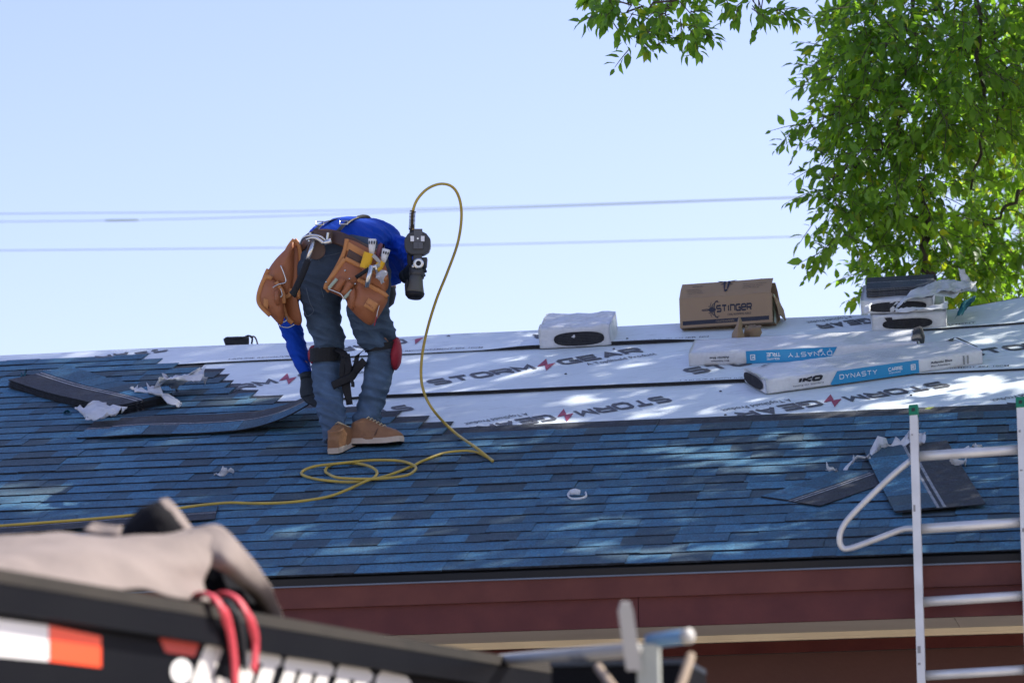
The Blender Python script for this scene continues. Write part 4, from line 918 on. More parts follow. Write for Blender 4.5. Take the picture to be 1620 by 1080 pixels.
# ================================================================== FOREGROUND: DUMP TRAILER, LOAD, LADDER RACK
M_tblack = mat('black trailer paint', (.0035, .004, .006), .5, var=.5, scale=3, col2=(.007, .0075, .009), spec=.06, bump=.05)
M_trail = mat('sunlit rail', (.026, .022, .018), .65, var=.7, scale=5, col2=(.012, .011, .010), spec=.06)
M_tarp = mat('dusty beige tarp', (.235, .195, .172), .85, var=.6, scale=4, col2=(.16, .132, .115), spec=.15, bump=.5, bscale=18)
M_felt = mat('black torn felt', (.006, .006, .008), .9, var=.5, scale=12, spec=.1, col2=(.014, .013, .013), bump=.5, bscale=40)
M_rstrap = mat('red strap', (.50, .045, .06), .5, var=.3, scale=10, col2=(.38, .04, .05), bump=.3, bscale=90)
M_rtape = mat('orange red reflective tape', (.85, .075, .015), .35)
M_wtape = mat('white reflective tape', (.72, .71, .68), .35, var=.3, scale=6, col2=(.6, .58, .54))
T0 = P(0, 905, 7.0)
def at_height(x, y, Z):
    d = P(x, y, 1) - CAM; return CAM + d * ((Z - CAM[2]) / d[2])
T1 = at_height(862, 1052, T0[2])
td = nrm(T1 - T0); tn = np.array([td[1], -td[0], 0]);                     # out of the visible side
if tn @ (CAM - T0) < 0: tn = -tn
TA = T0 - td * 1.3; TB = T1; TL = np.linalg.norm(TB - TA); TWID = 1.75; ZF = .75
tr = empty('dump_trailer', 'black high-sided trailer with red and white tape in the near foreground', 'trailer', (*(TA + td * TL / 2 - tn * TWID / 2)[:2], 0))
def tside(x, y, off=.002):
    d = P(x, y, 1) - CAM; o = T0 + tn * off; t = ((o - CAM) @ tn) / (d @ tn); return CAM + d * t
RH = .086
# top rail with a sloping shoulder coloured pale as if sunlit, on each side
for o, n_ in ((TA, tn), (TA - tn * TWID, -tn)):
    prof = [(.03, -RH), (.03, -.028), (.012, .004), (-.05, .004), (-.05, -RH)]
    V = [o + n_ * a + vz * b for a, b in prof] + [o + td * TL + n_ * a + vz * b for a, b in prof]
    MB().add(V, [(i, (i + 1) % 5, 5 + (i + 1) % 5, 5 + i) for i in range(5)] + [(0, 1, 2, 3, 4), (9, 8, 7, 6, 5)], 0).build('top_rail', [M_tblack], tr)
    MB().add([o + n_ * a + vz * b for a, b in ((.0315, -.026), (.013, .0055), (-.03, .0055))] + [o + td * TL + n_ * a + vz * b for a, b in ((.0315, -.026), (.013, .0055), (-.03, .0055))], [(0, 1, 4, 3), (1, 2, 5, 4)]).build('rail_shoulder', M_trail, tr)
    MB().box(o + vz * -(T0[2] - ZF), td * TL, -n_ * .004, vz * (T0[2] - ZF - RH - .001)).build('side_panel', M_tblack, tr)
    for k in range(4):
        MB().box(o + td * (TL * (.02 + .32 * k) - .03) + vz * -(T0[2] - ZF) + n_ * .001, td * .06, n_ * .022, vz * (T0[2] - ZF - RH - .002)).build('side_rib', M_tblack, tr) if k != 2 and k != 1 else None
for q_, nm in ((TA, 'front_panel'), (TB - td * .004, 'tail_gate')):
    MB().box(q_ - tn * (TWID - .005) + vz * -(T0[2] - ZF), td * .004, tn * (TWID - .01), vz * (T0[2] - ZF - .12)).build(nm, M_tblack, tr)
MB().box(TA - tn * TWID + vz * -(T0[2] - ZF + .06), td * TL, tn * TWID, vz * .058).build('floor', M_tblack, tr)
for sg in (0, 1):
    for dx in (-.45, .45):
        c = TA + td * (TL * .55 + dx) - tn * (TWID * sg - (.14 if sg == 0 else -.14)); c = np.array([c[0], c[1], .38])
        wv_ = MB().tube([c - tn * .11, c - tn * .1, c + tn * .1, c + tn * .11], [.32, .38, .38, .32], 24); w = wv_.build('wheel', mat('tyre', (.02, .02, .02), .9), tr, True)
        h_ = MB().tube([c - tn * .115, c + tn * .115], .19, 18).build('rim', M_alu, w); h_.location = (0, 0, 0)
# reflective tape and lettering along the side
def decal(name, pts, m, off=.0025):
    V = [tside(x, y, off) for x, y in pts]; return MB().add(V, [tuple(range(len(pts)))]).build(name, m, tr)
decal('white_tape', [(-90, 1029), (77, 1045), (77, 989), (-90, 967)], M_wtape); decal('red_tape', [(78, 1045), (160, 1055), (160, 1006), (78, 989)], M_rtape)
decal('red_tape', [(262, 1031), (308, 1038), (316, 1015), (250, 1004)], mat('dull red tape', (.45, .05, .03), .5))
decal('white_dot', [(287 + 17 * math.cos(a), 1061 + 20 * math.sin(a)) for a in np.linspace(2 * math.pi, 0, 17)[:-1]], M_wtape)
M_letter = mat('white vinyl lettering', (.62, .60, .55), .45)
def rtop(x0, x1, y0, slope, h, sk): 
    return [(x0 - sk * h, y0 + h), (x1 - sk * h, y0 + h + slope * (x1 - x0)), (x1, y0 + 10 + slope * (x1 - x0)), (x1 - 7, y0 + slope * (x1 - x0)), (x0 + 7, y0), (x0, y0 + 8)]
decal('lettering', rtop(324, 352, 1014, .16, 80, .34), M_letter); decal('lettering', [(318, 1100), (330, 1076), (345, 1070), (360, 1074), (368, 1100)], M_letter, .0032)
for x0, x1, y0 in ((386, 446, 1022), (452, 529, 1034), (534, 591, 1048), (597, 651, 1060)):
    decal('lettering', rtop(x0, x1, y0, .17, 21, .2), M_letter)
    n_ = max(2, int(round((x1 - x0) / 30)))
    for j in range(n_):
        a = x0 + (x1 - x0) * j / n_ - 4; b = a + (x1 - x0) / n_ * .84; yy = y0 + 22 + .17 * (a - x0)
        decal('lettering', [(a - 22, yy + 70), (b - 22, yy + 74), (b, yy + 4), (a + 4, yy)], M_letter, .0034)
# load: beige tarp, its arching flap, torn felt
def tp(x, y, z): return P(x, y, z)
tarp = empty('beige_tarp', 'dusty beige tarp bulging over the rim of the trailer', 'tarp', tp(200, 900, 7.82))
V, Fc = patch([[tp(-120, 905, 7.22), tp(40, 925, 7.37), tp(150, 938, 7.57), tp(250, 950, 7.82), tp(330, 960, 8.02)],
               [tp(-120, 880, 7.42), tp(40, 880, 7.57), tp(160, 895, 7.72), tp(250, 915, 7.87), tp(322, 925, 8.04)],
               [tp(-120, 868, 7.72), tp(40, 860, 7.82), tp(160, 862, 7.92), tp(260, 878, 7.97), tp(340, 882, 8.12)],
               [tp(-120, 872, 8.12), tp(40, 856, 8.22), tp(160, 848, 8.22), tp(262, 840, 8.22), tp(344, 834, 8.27)],
               [tp(-120, 905, 8.72), tp(40, 885, 8.72), tp(160, 878, 8.72), tp(262, 870, 8.72), tp(344, 866, 8.72)]], 28, 32, .02, 2.4, 0., 0., .1)
mesh('sheet', V, Fc, M_tarp, tarp, smooth=True)
V, Fc = patch([[tp(300, 842, 8.22), tp(345, 833, 8.24), tp(380, 862, 8.22), tp(412, 900, 8.35), tp(434, 938, 8.5), tp(446, 975, 8.6)],
               [tp(300, 872, 8.14), tp(338, 870, 8.15), tp(366, 890, 8.15), tp(396, 918, 8.3), tp(420, 950, 8.5), tp(436, 985, 8.6)],
               [tp(305, 900, 8.12), tp(330, 895, 8.14), tp(354, 903, 8.17), tp(380, 924, 8.3), tp(404, 948, 8.5), tp(424, 985, 8.6)]], 12, 30, .006, 4., 0., 0., .1)
fo_ = mesh('arching_flap', V, Fc, M_tarp, tarp, smooth=True)
for o_ in tarp.children:
    m_ = o_.modifiers.new('t', 'SOLIDIFY'); m_.thickness = .004
def lump(name, label, cat, c, r, m, amp=.25, fr=3., seed=0.):
    bm = bmesh.new(); bmesh.ops.create_icosphere(bm, subdivisions=3, radius=1)
    for v in bm.verts:
        k = 1 + amp * nz(v.co.x * fr + seed, v.co.y * fr, v.co.z * fr); v.co = Vector((v.co.x * r[0] * k, v.co.y * r[1] * k, v.co.z * r[2] * k))
    me = bpy.data.meshes.new(name); bm.to_mesh(me); bm.free(); me.materials.append(m); o = obj(name, me); o.location = Vector(c); return tag(o, label, cat)
lump('hollow_fill', 'black lump put in for the dark hollow under the beige tarp', 'filler', tp(358, 962, 8.62), (.11, .16, .12), M_felt)  # black lump fills the hollow under the flap in place of shade
ft_ = empty('torn_felt', 'pointed black piece of torn roofing felt with a beige edge above the tarp', 'roofing felt', tp(240, 840, 8.4))
V, Fc = patch([[tp(185, 858, 8.35), tp(230, 858, 8.3), tp(275, 858, 8.3), tp(305, 852, 8.4)], [tp(196, 828, 8.4), tp(232, 822, 8.33), tp(268, 822, 8.33), tp(296, 834, 8.42)], [tp(222, 802, 8.42), tp(238, 797, 8.4), tp(252, 795, 8.4), tp(266, 797, 8.45)]], 10, 12, .012, 6); mesh('felt', V, Fc, M_felt, ft_, smooth=True)
V, Fc = patch([[tp(252, 794, 8.38), tp(272, 812, 8.36), tp(290, 836, 8.36), tp(300, 856, 8.38)], [tp(266, 790, 8.4), tp(282, 806, 8.4), tp(298, 830, 8.4), tp(312, 856, 8.4)]], 4, 12, .008, 8); mesh('beige_edge', V, Fc, M_tarp, ft_, smooth=True)
V, Fc = patch([[tp(138, 850, 8.3), tp(165, 852, 8.3), tp(196, 852, 8.3)], [tp(142, 836, 8.35), tp(168, 830, 8.35), tp(196, 830, 8.35)]], 6, 8, .02, 6); mesh('beige_fold', V, Fc, M_tarp, ft_, smooth=True)
for o_ in ft_.children:
    m_ = o_.modifiers.new('t', 'SOLIDIFY'); m_.thickness = .006
def strap(name, label, cat, pp, w, m, zz):
    V, Fc = loft(spline([tside(x, y, z) for x, y, z in pp], 6), [(w, .006)] * (6 * (len(pp) - 1) + 1), 8, True, 1.0, td)
    return tag(mesh(name, V, Fc, m, smooth=True), label, cat, zz)
strap('tie_strap', 'red strap hooked over the trailer rim, the longer one reaching the lettering', 'strap', [(304, 950, -.10), (318, 939, -.04), (336, 943, .02), (351, 962, .052), (362, 990, .045), (369, 1030, .04), (372, 1070, .04), (372, 1110, .04)], .017, M_rstrap, 'straps over the trailer rim')
strap('tie_strap', 'red strap over the trailer rim beside the black cord, further from the tape', 'strap', [(338, 952, -.10), (352, 938, -.04), (374, 946, .02), (392, 972, .052), (402, 1000, .046), (404, 1020, .04), (402, 1050, .04), (400, 1060, .04)], .017, M_rstrap, 'straps over the trailer rim')
strap('black_cord', 'black cord running between the two red straps on the trailer', 'cord', [(346, 950, -.05), (360, 952, .02), (374, 972, .05), (382, 1000, .045), (386, 1030, .04), (388, 1060, .04)], .009, M_cloth, None)
# ladder rack and what lies by it
ZR = 7.9
rk = empty('ladder_rack', 'pale metal ladder rack with a crossbar and a blue roller at the bottom edge', 'rack', np.array([*P(1020, 1080, ZR)[:2], 0]))
M_rack = mat('weathered white metal', (.40, .39, .36), .5, var=.4, scale=9, col2=(.28, .27, .25))
MB().tube([P(730, 1049, 10.4), P(1004, 1027, ZR)], .0175, 14).build('crossbar', M_rack, rk, True)
a = P(990, 952, ZR - .03); b = P(1003, 1060, ZR - .03); w_ = RT * .0175
q = MB(); q.add([a - w_ * .6 + UP * .0, a + w_ * .6, a + w_ - UP * .02, b + w_, b - w_, a - w_ - UP * .02] + [v + FW * .02 for v in (a - w_ * .6, a + w_ * .6, a + w_ - UP * .02, b + w_, b - w_, a - w_ - UP * .02)], [(0, 5, 4, 3, 2, 1), (6, 7, 8, 9, 10, 11), (0, 1, 7, 6), (1, 2, 8, 7), (2, 3, 9, 8), (3, 4, 10, 9), (4, 5, 11, 10), (5, 0, 6, 11)]); q.build('stop_tab', M_rack, rk)
a = P(1024, 1018, ZR + .02); g_ = np.array([a[0], a[1], 0])
q = MB(); q.box(a - RT * .025, RT * .015, HB * .04, g_ - a); q.box(a + RT * .010, RT * .015, HB * .04, g_ - a); q.box(a - RT * .0095, RT * .019, HB * .04 * .5, g_ - a); q.build('post', mat('grey green metal', (.36, .38, .34), .5, var=.3, scale=8), rk)
MB().tube([P(1026, 1014, ZR + .05), P(1084, 1006, ZR - .02)], .017, 16).build('roller', mat('blue roller', (.10, .20, .32), .4), rk, True)
MB().tube([P(1084, 1006, ZR - .02), P(1092, 1005, ZR - .03)], .018, 16).build('roller_cap', M_rack, rk, True)
tbx = empty('tool_box', 'black box behind the ladder rack at the bottom edge', 'box', np.array([*P(980, 1075, 8.4)[:2], 0]))
a = P(872, 1054, 8.4); a2 = P(1086, 1042, 8.4); gz = a[2]
MB().box(np.array([a[0], a[1], 0]), (a2 - a) * np.array([1, 1, 0]), HB * .4, vz * gz).build('body', M_tblack, tbx)
MB().box(np.array([a[0], a[1], gz + .001]) - HB * .01, (a2 - a) * np.array([1, 1, 0]), HB * .42, vz * .012).build('lid', mat('box lid', (.03, .04, .055), .4), tbx)
M_wood = mat('pale wood stake', (.25, .19, .13), .75, var=.4, scale=14, col2=(.36, .26, .17), bump=.3, bscale=60)
for k, (p0, p1, t) in enumerate((((1094, 1034, 7.8), (1068, 1110, 7.7), 'upright wooden stake beside the black box at the bottom edge'), ((946, 1054, 8.0), (972, 1090, 7.7), 'pale wooden stake slanting down under the crossbar'))):
    a, b = P(*p0), P(*p1); d_ = nrm(b - a)
    far = a + d_ * ((a[2] - 1.2) / max(-d_[2], .2)) if d_[2] < -.2 else b + (b - a) * .4
    o = MB().tube([a, a + d_ * .01, far], [.008, .0115, .0115], 10).build('wooden_stake', M_wood, smooth=True); tag(o, t, 'stake', 'wooden stakes by the rack')

# ================================================================== ROOFER
def remesh(parts, voxel, smooth=6):
    mb = MB()
    for V, Fc in parts: mb.add(V, Fc)
    me = bpy.data.meshes.new('tmp'); me.from_pydata(np.concatenate(mb.v).tolist(), [], mb.f); o = bpy.data.objects.new('tmp', me); COL.objects.link(o)
    m = o.modifiers.new('r', 'REMESH'); m.mode = 'VOXEL'; m.voxel_size = voxel
    s_ = o.modifiers.new('s', 'SMOOTH'); s_.factor = .5; s_.iterations = smooth
    bpy.context.view_layer.update()
    e = o.evaluated_get(bpy.context.evaluated_depsgraph_get()); q = e.to_mesh()
    V = np.array([v.co[:] for v in q.vertices]); Fc = [tuple(p.vertices) for p in q.polygons]; N_ = np.array([v.normal[:] for v in q.vertices])
    bpy.data.objects.remove(o); return V, Fc, N_
def lofted(keys, n=20, sub=5, up=None):
    """keys: (px, py, depth, half width px, half depth m) -> smooth tube; the a-axis lies across the picture"""
    k = np.array([[*P(x, y, z), w / FPX * z, d] for x, y, z, w, d in keys]); s = spline(k, sub)
    return loft(s[:, :3], [(a, b) for a, b in s[:, 3:]], n, True, 1.0, RT if up is None else up)
def folds(V, N_, amp, fr=(7, 7, 26), seed=0., slant=0.):
    out = V.copy()
    for i, (v, n_) in enumerate(zip(V, N_)):
        x, y, z = proj(v); a = amp(x, y)
        if a == 0: continue
        q = (v[0] * fr[0] + seed, v[1] * fr[1], v[2] * fr[2] + v[0] * slant)
        k = .55 - abs(mnoise.noise(q)) * 2.6; k = k * abs(k) ** .3 if k else 0; k2 = mnoise.noise((v[0] * 40 + seed, v[1] * 40, v[2] * 55))
        out[i] = v + n_ * (a * k + .12 * a * k2)
    return out
foot = rp(560, 712)
man = empty('person', 'roofer in blue shirt and jeans bent double, nail gun in one gloved hand', 'person', foot)
M_skin = mat('skin', (.36, .19, .12), .55, var=.2, scale=30)
M_shirt = mat('royal blue shirt', (.003, .055, .42), .8, var=.4, scale=9, col2=(.002, .034, .27), bump=.2, bscale=70, spec=.2)
M_denim = mat('streaked denim', (1, 1, 1), .85, attr='col', var=.35, scale=16, col2=(.035, .052, .075), bump=.35, bscale=260, grain=.12, gscale=300)
M_blk = mat('black strap', (.010, .011, .014), .7, bump=.3, bscale=120)
M_pad = mat('red knee pad', (.30, .018, .035), .6, var=.3, scale=18, col2=(.22, .014, .03), bump=.2, bscale=60)
M_boot = mat('brown boot leather', (.27, .135, .062), .6, var=.55, scale=16, col2=(.18, .088, .045), bump=.3, bscale=70)
M_sole = mat('dusty crepe sole', (.56, .47, .37), .8, var=.5, scale=24, col2=(.40, .32, .25), bump=.3, bscale=60)
M_glove = mat('black work glove', (.016, .024, .034), .7, var=.4, scale=30, col2=(.03, .045, .06), bump=.4, bscale=120)
M_leath = mat('tan tool leather', (.33, .115, .042), .5, var=.45, scale=12, col2=(.24, .08, .03), bump=.25, bscale=60, spec=.45)
M_rim = mat('light leather binding', (.50, .22, .075), .55, var=.35, scale=20, col2=(.40, .165, .055), bump=.3, bscale=90)
M_belt = mat('dark brown leather', (.075, .038, .026), .5, var=.4, scale=15, col2=(.05, .025, .018), bump=.2, bscale=60, spec=.5)
M_steel = mat('bright steel', (.62, .62, .6), .25, metal=.9)
# --- jeans
legL = [(506, 406, 17.42, 38, .10), (506, 430, 17.41, 41, .125), (508, 470, 17.42, 34, .115), (512, 502, 17.45, 28.5, .098), (518, 535, 17.49, 28.5, .09), (516, 562, 17.51, 25, .08), (517, 600, 17.46, 25.5, .082), (523, 640, 17.40, 23.5, .078), (527, 668, 17.37, 21, .072), (531, 696, 17.345, 19, .068)]
legR = [(578, 412, 17.34, 35, .10), (582, 440, 17.32, 38, .125), (581, 480, 17.33, 34, .115), (587, 508, 17.36, 32, .102), (596, 532, 17.40, 31, .092), (603, 556, 17.42, 23, .08), (600, 575, 17.42, 22.5, .08), (596, 605, 17.43, 24, .08), (586, 638, 17.44, 21.5, .075), (581, 655, 17.44, 22.5, .075), (581, 671, 17.44, 23, .075)]
hips = [(539, 388, 17.45, 52, .10), (540, 398, 17.43, 62, .13), (540, 414, 17.39, 68, .145), (542, 438, 17.37, 62, .14), (544, 458, 17.37, 40, .10), (544, 468, 17.37, 18, .06)]
slim = lambda k: [(x, y, z, w * (.95 if y > 545 else 1), d * (.93 if y > 545 else 1)) for x, y, z, w, d in k]
V, Fc, Nn = remesh([lofted(slim(legL)), lofted(slim(legR)), lofted(hips)], .0065, 5)
def jamp(x, y):
    a = .0055
    a += .013 * math.exp(-((y - 552) / 22) ** 2) + .010 * math.exp(-((y - 522) / 18) ** 2)
    a += .016 * max(0, min(1, (y - 610) / 40)) + (.004 if 440 < y < 500 else 0)
    return a
V = folds(V, Nn, jamp, (6, 6, 21), 3., 9.)
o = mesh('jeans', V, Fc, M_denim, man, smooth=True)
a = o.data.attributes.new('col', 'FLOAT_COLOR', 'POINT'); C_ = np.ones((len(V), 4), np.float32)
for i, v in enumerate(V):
    x, y, z = proj(v); f = .5 + .5 * nz(v[0] * 9, v[1] * 9, v[2] * 7) ; w = sstep(440, 600, y); wh = max(0, .5 - 2.2 * abs(nz(v[0] * 7 + 5, v[1] * 7, v[2] * 24 + v[0] * 9))); k = min(1, .22 * f + .55 * w + (.12 + .5 * w) * wh)  # paler down the legs; pale streaks put fold shading into the fade
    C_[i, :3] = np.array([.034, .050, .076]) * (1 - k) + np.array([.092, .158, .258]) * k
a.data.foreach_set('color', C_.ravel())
def seam(pp, name='seam', r=.0016, m=None):
    pts = spline([P(*q) for q in pp], 5); MB().tube(pts, r, 5).build(name, m or mat('denim thread', (.11, .14, .18), .8), o)
seam([(503, 408, 17.26), (506, 420, 17.262), (506, 445, 17.275), (512, 470, 17.29)]); seam([(478, 416, 17.30), (500, 408, 17.262), (530, 402, 17.25), (548, 396, 17.25)])
seam([(484, 455, 17.30), (490, 478, 17.30), (496, 492, 17.315), (486, 500, 17.325), (482, 492, 17.32)]); seam([(524, 415, 17.25), (526, 432, 17.25)]); seam([(524, 415, 17.25), (540, 417, 17.25)])
# --- shirt
torso = [(537, 402, 17.40, 56, .10), (540, 388, 17.48, 61, .115), (550, 378, 17.60, 62, .112), (566, 376, 17.74, 64, .108), (577, 384, 17.86, 60, .105), (588, 394, 17.96, 42, .085), (594, 402, 18.0, 22, .06)]
upv = RT
def tor(keys):
    k = np.array([[*P(x, y, z), w / FPX * z, d] for x, y, z, w, d in keys]); s = spline(k, 5); return loft(s[:, :3], [(a_, b_) for a_, b_ in s[:, 3:]], 22, True, 1.0, RT)
armR = [(588, 404, 17.88, 34, .09), (606, 410, 17.84, 41, .09), (622, 411, 17.76, 40, .085), (635, 408, 17.66, 35, .075), (645, 409, 17.56, 29, .06), (652, 414, 17.46, 21, .05), (652, 426, 17.36, 13, .04)]
armL = [(560, 388, 17.92, 26, .08), (528, 392, 17.92, 24, .076), (492, 425, 17.88, 21, .068), (460, 462, 17.82, 19, .062), (452, 484, 17.78, 18.5, .06), (458, 510, 17.73, 17.5, .056), (467, 540, 17.68, 16, .05), (477, 570, 17.63, 13.5, .043), (485, 592, 17.59, 9.5, .031)]
V, Fc, Nn = remesh([tor(torso), lofted(armR, 18, 5, UP), lofted(armL, 18)], .0065, 6)
def samp(x, y): return .0035 + (.006 if y > 495 and x < 500 else 0) + (.006 if x > 590 else 0)
V = folds(V, Nn, samp, (11, 11, 24), 8., 14.)
shirt = mesh('shirt', V, Fc, M_shirt, man, smooth=True)
# --- gloved hands: palm + five fingers each
def hand(wrist, palm_dir, side, nrm_, s=1.0, curl=(.5, .6, .5), r=1.0):
    """returns loft parts; fingers bend towards nrm_"""
    d, s_, n_ = nrm(palm_dir), nrm(side), nrm(nrm_); w = np.asarray(wrist, float); parts = []
    parts.append(loft([w - d * .02, w + d * .02 * s, w + d * .055 * s, w + d * .088 * s], [(.030 * r, .024 * r), (.036 * r, .022 * r), (.043 * r, .020 * r), (.041 * r, .017 * r)], 14, True, 1, s_))
    for i, (off, ln, rr) in enumerate(((-.032, .068, .0095), (-.011, .078, .0100), (.011, .074, .0098), (.031, .058, .0088))):
        b = w + d * .075 * s + s_ * off * s; p = [b]; ang = 0; dd = d
        for j, f in enumerate((.42, .32, .26)):
            ang += curl[j]; dd = d * math.cos(ang) + n_ * math.sin(ang); p.append(p[-1] + dd * ln * f * s * 1.15)
        parts.append(loft(spline(p, 3), list(np.linspace(rr * 1.08, rr * .86, 10) * r), 10))
    b = w + d * .022 * s - s_ * .030 * s; t1 = nrm(-s_ * .7 + d * .75 + n_ * .35); t2 = nrm(d * .9 + n_ * .55 - s_ * .1)
    parts.append(loft(spline([b, b + t1 * .038 * s, b + t1 * .038 * s + t2 * .03 * s, b + t1 * .038 * s + t2 * .055 * s], 3), list(np.linspace(.0135, .0095, 10) * r), 10))
    return parts
lw = P(486, 598, 17.585); ld = P(491, 650, 17.52) - lw
hl = (lw + nrm(ld) * .01, ld, RT * -1 + FW * .3, FW * -.2 + RT * .9)
rw = P(645, 434, 17.345); rdir = P(663, 420, 17.26) - rw
hr = (rw, rdir, UP * .9 - FW * .3, -FW * .5 + RT * .35 - UP * .2)
for nm, hh, cu in (('glove', hl, (.25, .45, .45)), ('glove', hr, (.6, .75, .7))):
    V, Fc, Nn = remesh(hand(*hh, 1.02, cu, 1.12), .0042, 2); g_ = mesh(nm, V, Fc, M_glove, man, smooth=True)
    w0, d0 = hh[0], nrm(hh[1]); V, Fc = loft([w0 - d0 * .035, w0 - d0 * .005], [(.037, .032), (.036, .031)], 14); mesh('cuff', V, Fc, M_glove, g_, smooth=True)
# --- body: one continuous figure under the clothes, head hanging beyond the back
def shrink(k, w, d): return [(x, y, z, a * w, b * d) for x, y, z, a, b in k]
headc = P(599, 456, 18.02); neck = [P(590, 396, 17.98), P(594, 416, 18.02), P(597, 438, 18.03)]
bp = [lofted(shrink(legL, .66, .62)), lofted(shrink(legR, .66, .62)), lofted(shrink(hips, .85, .8)), tor(shrink(torso, .85, .82)), lofted(shrink(armR, .72, .72), 18, 5, UP), lofted(shrink(armL, .72, .72)), loft(neck, [.06, .055, .055], 14)]
hd = nrm(P(603, 492, 18.02) - headc)                       # crown points down
fc_ = nrm(-FW * 1.0 + RT * .35 - UP * .1); fc_ = nrm(fc_ - hd * (fc_ @ hd))  # the face looks back under the body
sd = np.cross(hd, fc_)
bp.append(loft([headc - hd * .11, headc - hd * .07, headc - hd * .02, headc + hd * .04, headc + hd * .085, headc + hd * .11], [(.045, .05), (.062, .068), (.075, .088), (.078, .095), (.06, .075), (.025, .03)], 18, True, 1, sd))
bp.append(loft([headc + fc_ * .085 + hd * .01, headc + fc_ * .112 - hd * .022, headc + fc_ * .088 - hd * .03], [.009, .014, .012], 8))         # nose
for sg in (1, -1): bp.append(loft([headc + sd * sg * .075 - hd * .03, headc + sd * sg * .086, headc + sd * sg * .078 + hd * .03], [.008, .014, .010], 8))   # ears
bp.append(loft([headc + fc_ * .084 - hd * .055 - sd * .02, headc + fc_ * .092 - hd * .056, headc + fc_ * .084 - hd * .055 + sd * .02], [.005, .008, .005], 8))  # mouth
bp += hand(*hl, .98, (.25, .45, .45), .92) + hand(*hr, .98, (.6, .75, .7), .92)
bp.append(lofted([(532, 690, 17.34, 13, .045), (534, 712, 17.35, 12, .045), (545, 715, 17.45, 11, .03)])); bp.append(lofted([(579, 660, 17.44, 12, .04), (580, 692, 17.44, 12, .04), (612, 699, 17.42, 8, .03)]))
V, Fc, Nn = remesh(bp, .0075, 3); body = mesh('body', V, Fc, M_skin, man, smooth=True)
for sg in (1, -1):
    c = headc + fc_ * .083 + sd * sg * .031 + hd * .012; V, Fc = loft([c - fc_ * .006, c, c + fc_ * .006], [.006, .011, .005], 10); e_ = mesh('eye', V, Fc, M_white, body, smooth=True)
    V, Fc = loft([c + fc_ * .004, c + fc_ * .0075], [.005, .002], 8); mesh('iris', V, Fc, M_black, e_) if False else None
V, Fc = loft([headc + hd * .0, headc + hd * .04, headc + hd * .09, headc + hd * .118, headc + hd * .125], [(.086, .102), (.088, .105), (.07, .085), (.03, .035), (.004, .005)], 20, True, 1, sd)
cap_ = mesh('cap', V, Fc, M_blk, man, smooth=True)
# --- boots
def boot(label_side, heel, fwd, up, L=.30):
    f_, u_ = nrm(fwd), nrm(up); u_ = nrm(u_ - f_ * (u_ @ f_)); s_ = np.cross(u_, f_); k = L / .30
    W_ = lambda x, y, z: heel + f_ * x * k + s_ * y + u_ * z
    secs = [(.004, .030, .055), (.03, .037, .10), (.07, .040, .115), (.11, .040, .112), (.15, .043, .092), (.19, .048, .072), (.235, .050, .060), (.27, .044, .050), (.292, .026, .034), (.298, .010, .02)]
    V = []; n = 16
    for x, w, h in secs:
        for j in range(n):
            q = 2 * math.pi * j / n; y = w * math.copysign(abs(math.cos(q)) ** .8, math.cos(q)); z = (.026 + h * math.copysign(abs(math.sin(q)) ** .75, math.sin(q))) if math.sin(q) > 0 else .026 + .008 * math.sin(q)
            V.append(W_(x, y, z))
    Fc = [(i * n + j, i * n + (j + 1) % n, (i + 1) * n + (j + 1) % n, (i + 1) * n + j) for i in range(len(secs) - 1) for j in range(n)] + [tuple(range(n - 1, -1, -1)), tuple((len(secs) - 1) * n + j for j in range(n))]
    sh = loft([W_(.062, 0, .05), W_(.064, 0, .08), W_(.064, 0, .10), W_(.064, 0, .118)], [(.056, .039), (.054, .040), (.052, .040), (.051, .040)], 18, True, 1, f_)
    V2, F2, N2 = remesh([(np.array(V), Fc), sh], .0055, 4)
    V2 = V2 + N2 * np.array([[.0022 * nz(*(v * 24)) + .0015 * nz(*(v * 60))] for v in V2])
    b = mesh('boot', V2, F2, M_boot, man, smooth=True)
    def outline(g): return [(.0 - g, 0), (.004 - g, .026 + g), (.03, .038 + g), (.08, .038 + g), (.12, .037 + g), (.17, .045 + g), (.22, .053 + g), (.26, .050 + g), (.288 + g, .032 + g), (.302 + g, 0)]
    def prism(g, z0, z1, nm, m):
        ol = outline(g); ring = ol + [(x, -y) for x, y in ol[-2:0:-1]]; N0 = len(ring)
        zz = lambda x, z: z + (.010 * sstep(.22, .3, x))            # toe spring
        V = [W_(x, y, zz(x, z0)) for x, y in ring] + [W_(x, y, zz(x, z1)) for x, y in ring]
        MB().add(V, [tuple(range(N0)), tuple(range(2 * N0 - 1, N0 - 1, -1))] + [(i, N0 + i, N0 + (i + 1) % N0, (i + 1) % N0) for i in range(N0)]).build(nm, m, b)
    prism(.004, .006, .027, 'sole', M_sole); prism(.001, .0, .0058, 'tread', M_felt); prism(.0015, .0272, .034, 'welt', M_sole)
    for j in range(6):
        x = .105 + .018 * j; z = .026 + float(np.interp(x, [q[0] for q in secs], [q[2] for q in secs])) + .004
        V, Fc = loft([W_(x - .004, -.022, z - .008), W_(x, 0, z + .003), W_(x + .004, .022, z - .008)], .0028, 6); mesh('lace', V, Fc, mat('pale lace', (.55, .45, .28), .7), b, smooth=True)
    V, Fc = loft(spline([W_(.155, .047, .045), W_(.168, .042, .075), W_(.18, .0, .105), W_(.168, -.042, .075), W_(.155, -.047, .045)], 5), .0018, 5); mesh('toe_seam', V, Fc, M_belt, b)
    return b
e1, s1 = px(528, 727); boot('l', R(e1, s1, .026), UD * .96 + ED * .27, ND * .4 + vz * .6, .29)
e2, s2_ = px(554, 715); boot('r', R(e2, s2_, .034), ED * .98 - UD * .10 + ND * .0, vz * .9 + ND * .1, .285)
